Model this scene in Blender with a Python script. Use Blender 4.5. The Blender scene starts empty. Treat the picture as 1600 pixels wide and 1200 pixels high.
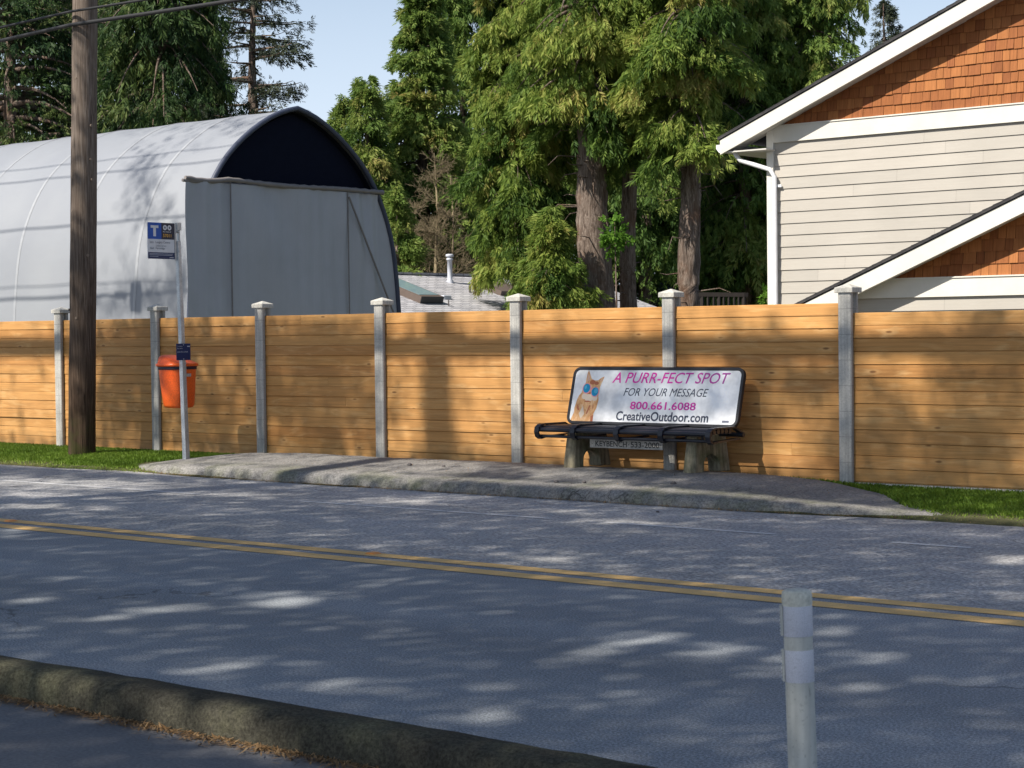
import bpy, bmesh, math, random
import numpy as np
from mathutils import Vector, Matrix
S = bpy.context.scene
COL = S.collection
rnd = random.Random(7)
rad = math.radians

# ------------------------------------------------------------------ camera
IW, IH = 1600., 1200.
FPX = 2850.
CAMH = 1.75
YAW = math.pi/2 - math.atan(3495./FPX)
PITCH = math.atan((600-520)/FPX)
ROLL = rad(.7)
_fw = np.array([-math.sin(YAW), math.cos(YAW), 0]); _rt = np.array([math.cos(YAW), math.sin(YAW), 0]); _up = np.array([0, 0, 1.])
CW = _fw*math.cos(PITCH)-_up*math.sin(PITCH); _U0 = _fw*math.sin(PITCH)+_up*math.cos(PITCH)
CR = _rt*math.cos(ROLL)-_U0*math.sin(ROLL); CU = _U0*math.cos(ROLL)+_rt*math.sin(ROLL)
CC = np.array([0, 0, CAMH])
def ray(x, y): return CW+CR*(x-800)/FPX+CU*(600-y)/FPX
def gz(x, y, z=0.): d = ray(x, y); return CC+d*((z-CC[2])/d[2])
def fy(x, y, Y): d = ray(x, y); return CC+d*((Y-CC[1])/d[1])
def fx(x, y, X): d = ray(x, y); return CC+d*((X-CC[0])/d[0])
def fd(x, y, D): return CC+ray(x, y)*D
def project(P):
    v = np.asarray(P, float)-CC
    z = v@CW
    return IW/2+FPX*(v@CR)/z, IH/2-FPX*(v@CU)/z

cd = bpy.data.cameras.new('camera'); cam = bpy.data.objects.new('camera', cd); COL.objects.link(cam)
cd.sensor_width = 36; cd.sensor_fit = 'HORIZONTAL'; cd.lens = 36*FPX/IW
cd.clip_start = .1; cd.clip_end = 3000
m = Matrix([[CR[0], CU[0], -CW[0], 0], [CR[1], CU[1], -CW[1], 0], [CR[2], CU[2], -CW[2], CAMH], [0, 0, 0, 1]])
cam.matrix_world = m
cd.dof.use_dof = True; cd.dof.focus_distance = 21.; cd.dof.aperture_fstop = 13.0
S.camera = cam

# ------------------------------------------------------------------ light
SUN_EL = rad(46); LDX, LDY = .25, .97           # horizontal travel direction of the light
_n = math.hypot(LDX, LDY); LDX /= _n; LDY /= _n
TAN = math.tan(SUN_EL)
world = bpy.data.worlds.new('World'); S.world = world; world.use_nodes = True
nt = world.node_tree; bg = nt.nodes['Background']
sky = nt.nodes.new('ShaderNodeTexSky'); sky.sky_type = 'NISHITA'; sky.sun_disc = False
sky.sun_elevation = SUN_EL; sky.sun_rotation = math.atan2(-LDX, -LDY)
sky.air_density = 1.0; sky.dust_density = 1.0; sky.ozone_density = 1.0
# pale spring haze low in the sky
gt = nt.nodes.new('ShaderNodeTexCoord'); sx_ = nt.nodes.new('ShaderNodeSeparateXYZ'); nt.links.new(gt.outputs['Generated'], sx_.inputs[0])
mr = nt.nodes.new('ShaderNodeMapRange'); mr.interpolation_type = 'SMOOTHSTEP'; nt.links.new(sx_.outputs[2], mr.inputs[0])
mr.inputs[1].default_value = .02; mr.inputs[2].default_value = .34; mr.inputs[3].default_value = .85; mr.inputs[4].default_value = 0.
mx_ = nt.nodes.new('ShaderNodeMix'); mx_.data_type = 'RGBA'; nt.links.new(mr.outputs[0], mx_.inputs[0]); nt.links.new(sky.outputs[0], mx_.inputs[6]); mx_.inputs[7].default_value = (6.6, 7.5, 8.9, 1)
nt.links.new(mx_.outputs[2], bg.inputs[0]); bg.inputs[1].default_value = .09
sl = bpy.data.lights.new('sun', 'SUN'); sun = bpy.data.objects.new('sun', sl); COL.objects.link(sun)
sl.energy = 5.0; sl.angle = rad(.5); sl.color = (1., .93, .82)
sd = Vector((LDX*math.cos(SUN_EL), LDY*math.cos(SUN_EL), -math.sin(SUN_EL)))
sun.rotation_euler = sd.to_track_quat('-Z', 'Y').to_euler()
sun.location = (-5, -20, 30)
S.view_settings.view_transform = 'Standard'; S.view_settings.look = 'None'
S.view_settings.exposure = 0.5; S.view_settings.gamma = 1
S.render.engine = 'CYCLES'
S.render.resolution_x = 1024; S.render.resolution_y = 768

# ------------------------------------------------------------------ helpers: objects
def tag(o, label=None, cat=None, group=None, kind=None):
    if label: o['label'] = label
    if cat: o['category'] = cat
    if group: o['group'] = group
    if kind: o['kind'] = kind
    return o
def thing(name, label, cat, loc, group=None):
    o = bpy.data.objects.new(name, None); COL.objects.link(o); o.location = loc
    o.empty_display_size = .2
    return tag(o, label, cat, group)
def base_of(o):
    v = Vector((0, 0, 0))
    while o is not None:
        v += o.location; o = o.parent
    return v
class MB:
    def __init__(s): s.v = []; s.f = []; s.m = []; s.sm = []
    def add(s, vs, fs, mi=0, smooth=False):
        b = len(s.v); s.v += [tuple(map(float, p)) for p in vs]
        for f in fs: s.f.append([i+b for i in f]); s.m.append(mi); s.sm.append(smooth)
    def box(s, lo, hi, mi=0):
        x0, y0, z0 = lo; x1, y1, z1 = hi
        s.add([(x0,y0,z0),(x1,y0,z0),(x1,y1,z0),(x0,y1,z0),(x0,y0,z1),(x1,y0,z1),(x1,y1,z1),(x0,y1,z1)],
              [(0,3,2,1),(4,5,6,7),(0,1,5,4),(1,2,6,5),(2,3,7,6),(3,0,4,7)], mi)
    def prism(s, poly, ext, mi=0, smooth=False):
        """poly: list of 3d points (planar), ext: 3d vector"""
        n = len(poly); e = np.array(ext, float)
        A = [np.array(p, float) for p in poly]; B = [a+e for a in A]
        s.add(A+B, [list(range(n))[::-1], list(range(n, 2*n))]+[(i, (i+1) % n, n+(i+1) % n, n+i) for i in range(n)], mi, smooth)
    def tube(s, path, r, n=10, mi=0, caps=True, smooth=True, sx=1., sy=1., up=(0, 0, 1)):
        P = [np.array(p, float) for p in path]; k = len(P)
        R = r if isinstance(r, (list, tuple, np.ndarray)) else [r]*k
        vs = []; ref = np.array(up, float)
        for i, p in enumerate(P):
            t = P[min(i+1, k-1)]-P[max(i-1, 0)]; t /= np.linalg.norm(t)+1e-9
            a = np.cross(t, ref)
            if np.linalg.norm(a) < 1e-3: a = np.cross(t, (1, 0, 0.01))
            a /= np.linalg.norm(a); b = np.cross(a, t)
            for j in range(n):
                q = 2*math.pi*j/n
                vs.append(p+R[i]*(a*math.cos(q)*sx+b*math.sin(q)*sy))
        fs = [(i*n+j, i*n+(j+1) % n, (i+1)*n+(j+1) % n, (i+1)*n+j) for i in range(k-1) for j in range(n)]
        s.add(vs, fs, mi, smooth)
        if caps:
            s.add(vs[:n], [list(range(n))[::-1]], mi); s.add(vs[-n:], [list(range(n))], mi)
    def lathe(s, prof, c, n=24, mi=0, smooth=True, axis=None):
        """prof: (r,z) list around vertical axis at c; axis tilts it"""
        ax = np.array(axis if axis is not None else (0, 0, 1.)); ax = ax/np.linalg.norm(ax)
        a = np.cross(ax, (0, 1, .001)); a /= np.linalg.norm(a); b = np.cross(ax, a)
        vs = [np.array(c)+ax*z+r*(a*math.cos(2*math.pi*j/n)+b*math.sin(2*math.pi*j/n)) for r, z in prof for j in range(n)]
        k = len(prof)
        s.add(vs, [(i*n+j, i*n+(j+1) % n, (i+1)*n+(j+1) % n, (i+1)*n+j) for i in range(k-1) for j in range(n)], mi, smooth)
        s.add(vs[:n], [list(range(n))[::-1]], mi); s.add(vs[-n:], [list(range(n))], mi)
    def loft(s, rings, mi=0, smooth=True):
        n = len(rings[0]); vs = [p for r in rings for p in r]; k = len(rings)
        s.add(vs, [(i*n+j, i*n+(j+1) % n, (i+1)*n+(j+1) % n, (i+1)*n+j) for i in range(k-1) for j in range(n)], mi, smooth)
        s.add(rings[0], [list(range(n))[::-1]], mi); s.add(rings[-1], [list(range(n))], mi)
    def build(s, name, mats, parent=None, bevel=0, loc=None):
        if not isinstance(mats, (list, tuple)): mats = [mats]
        me = bpy.data.meshes.new(name)
        base = np.array(base_of(parent)) if parent else np.array(loc if loc is not None else (0, 0, 0), float)
        V = np.array(s.v)-base
        me.from_pydata(V.tolist(), [], s.f)
        for mt in mats: me.materials.append(mt)
        me.polygons.foreach_set('material_index', s.m); me.polygons.foreach_set('use_smooth', s.sm)
        bm = bmesh.new(); bm.from_mesh(me); bmesh.ops.recalc_face_normals(bm, faces=bm.faces); bm.to_mesh(me); bm.free()
        me.update()
        o = bpy.data.objects.new(name, me); COL.objects.link(o)
        if parent: o.parent = parent
        else: o.location = base
        if bevel:
            md = o.modifiers.new('bevel', 'BEVEL'); md.width = bevel; md.segments = 2; md.limit_method = 'ANGLE'; md.angle_limit = rad(40)
        return o
def quads_mesh(name, V, mat, parent=None, tone=None, nper=4):
    """V: (N,nper,3) separate faces, fast"""
    N = len(V); me = bpy.data.meshes.new(name)
    base = np.array(base_of(parent)) if parent else np.zeros(3)
    co = (V.reshape(-1, 3)-base).astype(np.float32)
    me.vertices.add(N*nper); me.vertices.foreach_set('co', co.ravel())
    me.loops.add(N*nper); me.loops.foreach_set('vertex_index', np.arange(N*nper, dtype=np.int32))
    me.polygons.add(N); me.polygons.foreach_set('loop_start', np.arange(0, N*nper, nper, dtype=np.int32))
    me.polygons.foreach_set('loop_total', np.full(N, nper, dtype=np.int32))
    if tone is not None:
        at = me.attributes.new('tone', 'FLOAT', 'FACE'); at.data.foreach_set('value', np.asarray(tone, np.float32))
    me.materials.append(mat); me.update(calc_edges=True); me.validate()
    o = bpy.data.objects.new(name, me); COL.objects.link(o)
    if parent: o.parent = parent
    return o

# ------------------------------------------------------------------ helpers: materials
class N:
    def __init__(s, name, rough=.7, spec=.3, metal=0.):
        s.mat = bpy.data.materials.new(name); s.mat.use_nodes = True
        s.t = s.mat.node_tree; s.b = s.t.nodes['Principled BSDF']
        s.b.inputs['Roughness'].default_value = rough; s.b.inputs['Specular IOR Level'].default_value = spec
        s.b.inputs['Metallic'].default_value = metal
        s.tc = s.t.nodes.new('ShaderNodeTexCoord')
    def n(s, typ, **kw):
        nd = s.t.nodes.new('ShaderNode'+typ)
        for k, v in kw.items():
            if k.startswith('i_'):
                nm = k[2:]; nd.inputs[int(nm) if nm.isdigit() else nm].default_value = v
            else: setattr(nd, k, v)
        return nd
    def l(s, a, b): s.t.links.new(a, b); return b.node
    def map(s, scale=(1, 1, 1), loc=(0, 0, 0), rot=(0, 0, 0), src=None):
        mp = s.n('Mapping'); mp.inputs['Scale'].default_value = scale; mp.inputs['Location'].default_value = loc; mp.inputs['Rotation'].default_value = rot
        s.l(src or s.tc.outputs['Object'], mp.inputs['Vector']); return mp.outputs[0]
    def noise(s, scale, detail=4, rough=.55, vec=None, dist=0.):
        nd = s.n('TexNoise'); nd.inputs['Scale'].default_value = scale; nd.inputs['Detail'].default_value = detail
        nd.inputs['Roughness'].default_value = rough; nd.inputs['Distortion'].default_value = dist
        s.l(vec if vec is not None else s.tc.outputs['Object'], nd.inputs['Vector']); return nd.outputs['Fac']
    def ramp(s, fac, *stops, interp='LINEAR'):
        r = s.n('ValToRGB'); e = r.color_ramp.elements; r.color_ramp.interpolation = interp
        while len(e) < len(stops): e.new(.5)
        for el, (p, c) in zip(e, stops):
            el.position = p; el.color = (c, c, c, 1) if isinstance(c, (int, float)) else (*c, 1)
        s.l(fac, r.inputs[0]); return r.outputs[0]
    def mix(s, fac, a, b, blend='MIX'):
        mx = s.n('Mix', data_type='RGBA', blend_type=blend)
        for v, i in ((fac, 0), (a, 6), (b, 7)):
            if isinstance(v, (int, float)): mx.inputs[i].default_value = v
            elif isinstance(v, tuple): mx.inputs[i].default_value = (*v, 1)
            else: s.l(v, mx.inputs[i])
        return mx.outputs[2]
    def math(s, op, a, b=0., c=None, clamp=False):
        nd = s.n('Math', operation=op); nd.use_clamp = clamp
        for i, v in enumerate((a, b) if c is None else (a, b, c)):
            if isinstance(v, (int, float)): nd.inputs[i].default_value = v
            else: s.l(v, nd.inputs[i])
        return nd.outputs[0]
    def sep(s, vec=None):
        x = s.n('SeparateXYZ'); s.l(vec if vec is not None else s.tc.outputs['Object'], x.inputs[0]); return x.outputs
    def island(s):
        return s.n('NewGeometry').outputs['Random Per Island']
    def col(s, v):
        if isinstance(v, tuple): s.b.inputs['Base Color'].default_value = (*v, 1)
        else: s.l(v, s.b.inputs['Base Color'])
        return s
    def bump(s, h, strength=.3, dist=.01):
        b = s.n('Bump'); b.inputs['Strength'].default_value = strength; b.inputs['Distance'].default_value = dist
        s.l(h, b.inputs['Height']); s.l(b.outputs[0], s.b.inputs['Normal']); return s
    def rough(s, v): s.l(v, s.b.inputs['Roughness']); return s

def speckle(name, c1, c2, big=1.2, small=40., rough=.8, spec=.25, bump=.2, dist=.004, metal=0., c3=None):
    k = N(name, rough, spec, metal)
    a = k.ramp(k.noise(big, 5), (.35, c1), (.65, c2))
    f = k.ramp(k.noise(small, 3, .7), (.3, .72), (.7, 1.18))
    c = k.mix(1., a, f, 'MULTIPLY')
    k.col(c)
    if bump: k.bump(k.noise(small, 4, .7), bump, dist)
    return k.mat

# asphalt: near half smoother and bluish, far half coarser
k = N('asphalt', .82, .25)
xyz = k.sep()
edge = k.math('ADD', xyz[1], k.math('MULTIPLY', k.math('SUBTRACT', k.noise(.6, 3), .5), .25))
half = k.math('MULTIPLY_ADD', edge, 4., -10.45*4, clamp=True)
ca = k.mix(k.ramp(k.noise(.35, 5), (.3, 0.), (.7, 1.)), (.235, .255, .275), (.30, .318, .338))
cb = k.mix(k.ramp(k.noise(.5, 5), (.3, 0.), (.7, 1.)), (.315, .315, .315), (.42, .413, .41))
base = k.mix(half, ca, cb)
sp1 = k.ramp(k.noise(75., 2, .8), (.33, .50), (.5, .95), (.68, 1.65))
sp2 = k.ramp(k.noise(28., 2, .8), (.3, .45), (.5, .95), (.7, 1.75))
base = k.mix(1., base, k.mix(half, sp1, sp2), 'MULTIPLY')
lanes = k.ramp(k.noise(1., 4, vec=k.map((.05, 1.1, 1))), (.3, .86), (.7, 1.12))
base = k.mix(1., base, lanes, 'MULTIPLY')
crk = k.n('TexVoronoi', feature='DISTANCE_TO_EDGE'); crk.inputs['Scale'].default_value = .55
nzv = k.n('TexNoise'); nzv.inputs['Scale'].default_value = 1.6; nzv.inputs['Detail'].default_value = 5; k.l(k.tc.outputs['Object'], nzv.inputs['Vector'])
vad = k.n('VectorMath', operation='ADD'); k.l(k.map((.5, 1.0, 1)), vad.inputs[0]); k.l(nzv.outputs['Color'], vad.inputs[1]); k.l(vad.outputs[0], crk.inputs['Vector'])
cmask = k.math('MULTIPLY', k.ramp(crk.outputs['Distance'], (.003, 1.), (.009, 0.)), k.ramp(k.noise(.45, 3, .6), (.56, 0.), (.62, 1.)))
base = k.mix(k.math('MULTIPLY', cmask, .6), base, (.05, .05, .052))
stain = k.ramp(k.noise(.8, 4, .6, vec=k.map((.35, 1.6, 1), loc=(3, 2, 0))), (.60, 0.), (.75, 1.))
base = k.mix(k.math('MULTIPLY', stain, .22), base, (.09, .09, .095))
k.col(base); k.bump(k.noise(60., 3, .8), .6, .007)
M_ASPH = k.mat
k = N('platform_asphalt', .88, .2)
a = k.ramp(k.noise(.9, 6, .6), (.3, (.185, .178, .168)), (.7, (.28, .268, .252)))
xyz = k.sep()
moss = k.math('MULTIPLY', k.ramp(k.noise(2.2, 5, .65), (.45, 0.), (.65, 1.)), k.math('MULTIPLY_ADD', xyz[1], -2.2, 15.75*2.2, clamp=True))
a = k.mix(k.math('MULTIPLY', moss, .6), a, (.13, .14, .07))
a = k.mix(1., a, k.ramp(k.noise(38., 3, .85), (.33, .45), (.52, 1.), (.72, 1.5)), 'MULTIPLY')
crk = k.n('TexVoronoi', feature='DISTANCE_TO_EDGE'); crk.inputs['Scale'].default_value = .8
wv = k.n('VectorMath', operation='ADD'); k.l(k.tc.outputs['Object'], wv.inputs[0])
nz = k.n('TexNoise'); nz.inputs['Scale'].default_value = 2.5; nz.inputs['Detail'].default_value = 4; k.l(k.tc.outputs['Object'], nz.inputs['Vector'])
k.l(nz.outputs['Color'], wv.inputs[1]); k.l(wv.outputs[0], crk.inputs['Vector'])
cm = k.math('MULTIPLY', k.ramp(crk.outputs['Distance'], (.004, 1.), (.012, 0.)), k.ramp(k.noise(.7, 2), (.5, 0.), (.56, 1.)))
a = k.mix(k.math('MULTIPLY', cm, .7), a, (.05, .045, .04))
k.col(a); k.bump(k.noise(55., 3, .8), .5, .006); M_PLAT = k.mat
k = N('kerb_asphalt', .95, .1)
a = k.ramp(k.noise(1.6, 6, .65), (.3, (.03, .029, .026)), (.5, (.07, .066, .05)), (.7, (.135, .13, .08)))
a = k.mix(1., a, k.ramp(k.noise(60., 3, .8), (.33, .5), (.52, 1.), (.7, 1.5)), 'MULTIPLY')
k.col(a); k.bump(k.noise(45., 4, .8), .8, .012); M_KERB = k.mat
M_PATH = speckle('footpath_asphalt', (.16, .16, .17), (.22, .22, .225), .8, 55., .9, .15, .4)
M_SOIL = speckle('soil', (.06, .075, .03), (.11, .10, .055), .9, 12., .95, .1, .6, .02)
M_FIELD = speckle('field', (.07, .08, .04), (.13, .12, .08), .3, 3., .95, .1, 0)
def paint(name, c, wear):
    k = N(name, .7, .2)
    f = k.ramp(k.noise(9., 6, .75), (wear-.1, 0.), (wear+.06, 1.))
    f2 = k.ramp(k.noise(70., 3, .8), (.28, 0.), (.42, 1.))
    c2 = k.mix(k.noise(2., 4), c, tuple(v*.75 for v in c))
    k.col(k.mix(k.math('MULTIPLY', f, f2), (.16, .16, .165), c2)); k.bump(k.noise(60., 3, .8), .4, .005)
    return k.mat
M_YEL = paint('yellow_paint', (.86, .55, .22), .30)
M_WHT = paint('white_paint', (.72, .72, .72), .38)

# fence wood
k = N('cedar_boards', .62, .25)
isl = k.island()
off = k.n('CombineXYZ'); k.l(k.math('MULTIPLY', isl, 37.), off.inputs[0]); k.l(k.math('MULTIPLY', isl, 11.), off.inputs[1]); k.l(k.math('MULTIPLY', isl, 3.), off.inputs[2])
vv = k.n('VectorMath', operation='ADD'); k.l(k.tc.outputs['Object'], vv.inputs[0]); k.l(off.outputs[0], vv.inputs[1])
V = vv.outputs[0]
tone = k.ramp(isl, (0., (.46, .215, .066)), (.35, (.53, .265, .084)), (.7, (.575, .298, .098)), (1., (.50, .242, .074)))
warp = k.noise(1.0, 3, vec=k.map((.9, 1, 4), src=V))
gr = k.n('TexNoise'); gr.inputs['Scale'].default_value = 1.; gr.inputs['Detail'].default_value = 6; gr.inputs['Roughness'].default_value = .65; gr.inputs['Distortion'].default_value = .8
k.l(k.map((1.1, 3, 46), src=V), gr.inputs['Vector'])
c = k.mix(1., tone, k.ramp(gr.outputs['Fac'], (.3, .74), (.7, 1.2)), 'MULTIPLY')
blot = k.ramp(k.noise(1., 4, .6, vec=k.map((1.6, 1, 9), src=V), dist=1.2), (.52, 0.), (.72, 1.))
c = k.mix(k.math('MULTIPLY', blot, .5), c, (.76, .48, .21))
dk = k.ramp(k.noise(1., 4, .6, vec=k.map((.8, 1, 5), loc=(7, 3, 1), src=V), dist=.8), (.55, 0.), (.75, 1.))
c = k.mix(k.math('MULTIPLY', dk, .35), c, (.30, .13, .04))
kn = k.n('TexVoronoi', feature='F1'); kn.inputs['Scale'].default_value = 1.; kn.inputs['Randomness'].default_value = 1.
k.l(k.map((2.3, .01, 7.2), src=V), kn.inputs['Vector'])
knot = k.ramp(kn.outputs['Distance'], (.055, 1.), (.10, 0.))
ring = k.ramp(kn.outputs['Distance'], (.09, 0.), (.12, 1.), (.26, 0.))
c = k.mix(k.math('MULTIPLY', ring, .35), c, (.72, .45, .2))
c = k.mix(k.math('MULTIPLY', knot, .75), c, (.13, .055, .022))
zw = k.sep()[2]
spl = k.math('MULTIPLY', k.math('MULTIPLY_ADD', zw, -3.2, .95, clamp=True), k.ramp(k.noise(3., 5, .7), (.35, 0.), (.7, 1.)))
c = k.mix(k.math('MULTIPLY', spl, .55), c, (.22, .16, .09))
wth = k.ramp(k.noise(.7, 5, .6, vec=k.map((.5, 1, 1.5))), (.35, 0.), (.7, 1.))
c = k.mix(k.math('MULTIPLY', wth, .22), c, (.42, .26, .12))
k.col(c); k.bump(gr.outputs['Fac'], .25, .004); M_FWOOD = k.mat

# precast posts: score lines on the face and horizontal joints
k = N('precast_concrete', .85, .2)
a = k.ramp(k.noise(3., 5, .6), (.3, (.42, .41, .38)), (.7, (.56, .545, .51)))
a = k.mix(1., a, k.ramp(k.noise(55., 3, .8), (.33, .8), (.6, 1.06)), 'MULTIPLY')
xyz = k.sep()
stn = k.ramp(k.noise(1., 4, vec=k.map((30, 30, 1.2))), (.45, 1.), (.75, .72))
a = k.mix(1., a, stn, 'MULTIPLY')
zz = k.math('PINGPONG', k.math('ADD', xyz[2], .03), .135)
jl = k.ramp(zz, (.0, 1.), (.0035/.5, 0.))
zl = k.math('LESS_THAN', zz, .003)
xl = k.math('LESS_THAN', k.math('PINGPONG', k.math('ADD', xyz[0], .0), .019), .0022)
ln = k.math('MAXIMUM', k.math('MULTIPLY', zl, .55), k.math('MULTIPLY', xl, .3))
a = k.mix(ln, a, (.12, .12, .12))
k.col(a); k.bump(k.noise(50., 3, .8), .3, .004); M_POST = k.mat
M_CAP = speckle('cap_concrete', (.48, .465, .42), (.60, .58, .53), 3., 50., .85, .2, .3)
M_PLINTH = speckle('plinth_concrete', (.5, .49, .46), (.62, .6, .56), 3., 40., .85, .2, .3)
# mossy concrete for bench legs
k = N('mossy_concrete', .92, .15)
a = k.ramp(k.noise(6., 5, .65), (.3, (.19, .165, .11)), (.7, (.38, .335, .235)))
st = k.ramp(k.noise(1., 5, .7, vec=k.map((22, 22, 2.))), (.35, .5), (.65, 1.25))
a = k.mix(1., a, st, 'MULTIPLY')
a = k.mix(k.ramp(k.noise(3.5, 4), (.5, 0.), (.7, .6)), a, (.075, .10, .03))
k.col(a); k.bump(k.noise(60., 4, .8), .5, .006); M_MOSS = k.mat
M_BLACK = speckle('black_coated_metal', (.012, .014, .022), (.018, .02, .03), 4., 120., .32, .5, .05)
M_BFRAME = speckle('black_rubber_edge', (.015, .016, .022), (.022, .023, .03), 4., 120., .5, .4, 0)
M_ADW = speckle('printed_white', (.88, .89, .91), (.90, .91, .925), 1.2, 4., .28, .5, 0)
def flat(name, c, rough=.35, spec=.4, metal=0.):
    k = N(name, rough, spec, metal); f = k.ramp(k.noise(9., 3), (.3, .92), (.7, 1.06))
    k.col(k.mix(1., c, f, 'MULTIPLY')); return k.mat
k = N('magenta_ink', .35, .4)
x = k.sep()[0]
k.col(k.ramp(k.math('MULTIPLY_ADD', x, .45, .5), (0., (.76, .03, .38)), (.55, (.80, .03, .42)), (1., (.30, .05, .30)))); M_PINK = k.mat
M_NAVY = flat('navy_ink', (.035, .045, .085)); M_GREYINK = flat('grey_ink', (.16, .17, .23))
M_LENS = flat('turquoise_print', (.0, .28, .52)); M_LENS2 = flat('pale_blue_print', (.10, .46, .68)); M_PINKF = flat('pink_print', (.80, .33, .35))
k = N('ginger_print', .35, .4)
c = k.ramp(k.noise(1., 5, .7, vec=k.map((26, 26, 10)), dist=1.), (.3, (.50, .20, .07)), (.5, (.74, .40, .17)), (.72, (.86, .66, .44)))
k.col(c); M_GING = k.mat
M_CREAM = flat('cream_print', (.80, .66, .52)); M_RUST = flat('rust_print', (.48, .15, .07)); M_EAR = flat('ear_print', (.72, .45, .32))
M_PLATE = speckle('weathered_plate', (.40, .385, .35), (.52, .50, .46), 8., 60., .8, .2, .2)
M_PLTXT = flat('dark_letter', (.03, .03, .032), .6)
M_GALV = speckle('galvanised_steel', (.40, .43, .46), (.55, .58, .60), 5., 70., .42, .5, .1, .002, .55)
M_BLUE = flat('sign_blue', (.004, .085, .42)); M_SNAVY = flat('sign_navy', (.010, .028, .105)); M_SWHITE = flat('sign_white', (.66, .68, .71))
M_SLATE = flat('sign_dark', (.012, .020, .048)); M_SYEL = flat('sign_yellow', (.75, .42, .06)); M_STXT = flat('sign_text', (.14, .16, .2)); M_SGREY = flat('sign_pale', (.45, .5, .58))
M_ORANGE = speckle('orange_plastic', (.80, .105, .012), (.86, .14, .02), 2., 60., .38, .45, .04)
M_BAND = flat('dark_band', (.02, .015, .03), .5)
# utility pole
k = N('weathered_pole', .9, .12)
g = k.noise(1., 6, .7, vec=k.map((55, 55, 1.6)), dist=.4)
xyz = k.sep()
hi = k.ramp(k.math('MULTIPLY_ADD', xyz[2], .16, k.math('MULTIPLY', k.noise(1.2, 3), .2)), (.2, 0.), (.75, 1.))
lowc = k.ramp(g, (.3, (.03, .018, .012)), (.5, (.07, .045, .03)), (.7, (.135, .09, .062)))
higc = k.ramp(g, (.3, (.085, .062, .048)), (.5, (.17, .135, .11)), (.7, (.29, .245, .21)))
a = k.mix(hi, lowc, higc)  # tree shade on the lower shaft put into the colour, paler above
ck = k.ramp(k.noise(1., 3, .6, vec=k.map((34, 34, .7), loc=(4, 9, 2)), dist=.6), (.60, 0.), (.66, 1.))
a = k.mix(k.math('MULTIPLY', ck, .75), a, (.018, .012, .008))
gm = k.math('MULTIPLY', k.math('MULTIPLY_ADD', xyz[2], -1.1, .75, clamp=True), k.ramp(k.noise(7., 4), (.4, 0.), (.6, .8)))
a = k.mix(gm, a, (.055, .065, .018))
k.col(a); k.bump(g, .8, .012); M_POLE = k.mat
M_KNOT = flat('knot_wood', (.24, .19, .15), .9, .1)
M_CABLE = flat('cable_black', (.02, .02, .022), .6)
# tent fabrics
k = N('white_membrane', .5, .3)
a = k.ramp(k.noise(.5, 4), (.3, (.245, .26, .29)), (.7, (.285, .30, .325)))
k.col(a); k.bump(k.noise(1.2, 3, vec=k.map((.25, 1, 1))), .25, .05); M_TENT = k.mat
k = N('grey_curtain', .6, .25)
a = k.ramp(k.noise(.9, 4), (.3, (.40, .405, .42)), (.7, (.46, .465, .485)))
f = k.noise(1., 5, .6, vec=k.map((1, 9, .7), rot=(.25, 0, 0)), dist=.6)
a = k.mix(1., a, k.ramp(f, (.35, .985), (.65, 1.01)), 'MULTIPLY')
k.col(a); k.bump(f, .25, .03); M_CURT = k.mat
M_TDARK = flat('dark_interior_shade', (.010, .012, .022), .9, .03)  # near-black tone stands for the shade inside the shelter
M_TEDGE = flat('tent_edge_pipe', (.055, .065, .10), .45, .4); M_TBAR = flat('tent_bar', (.22, .20, .19), .6)
M_TSEAM = flat('tent_seam', (.33, .345, .37), .5)
# house
k = N('lap_siding_paint', .6, .3)
isl = k.island()
c = k.ramp(isl, (0., (.41, .385, .345)), (1., (.455, .425, .38)))
g = k.noise(1., 5, .6, vec=k.map((1.5, 1, 60)))
c = k.mix(1., c, k.ramp(g, (.3, .95), (.7, 1.04)), 'MULTIPLY')
c = k.mix(1., c, k.ramp(k.noise(1.1, 4), (.3, .95), (.7, 1.04)), 'MULTIPLY')
k.col(c); k.bump(g, .15, .003); M_SIDING = k.mat
k = N('cedar_shingles', .75, .2)
isl = k.island()
c = k.ramp(isl, (0., (.23, .08, .03)), (.4, (.31, .115, .04)), (.75, (.40, .16, .055)), (1., (.26, .09, .035)))
g = k.noise(1., 5, .7, vec=k.map((40, 1, 2.5)))
c = k.mix(1., c, k.ramp(g, (.3, .75), (.7, 1.2)), 'MULTIPLY')
k.col(c); k.bump(g, .4, .005); M_SHING = k.mat
M_TRIM = speckle('white_trim', (.66, .645, .59), (.71, .69, .635), 1.2, 3., .5, .3, 0)
for nd_ in M_TRIM.node_tree.nodes:
    if nd_.type == 'VALTORGB' and nd_.color_ramp.elements[0].color[0] > .71: nd_.color_ramp.elements[0].color = (.94, .94, .93, 1); nd_.color_ramp.elements[1].color = (1.03, 1.03, 1.03, 1)
M_GUT = flat('white_metal', (.78, .79, .82), .35, .4)
M_SOFFIT = flat('soffit', (.62, .60, .56), .6)
M_UNDERLAY = flat('house_underlay', (.10, .09, .08), .8)  # even dark tone of the sheathing behind siding and shingles
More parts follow.
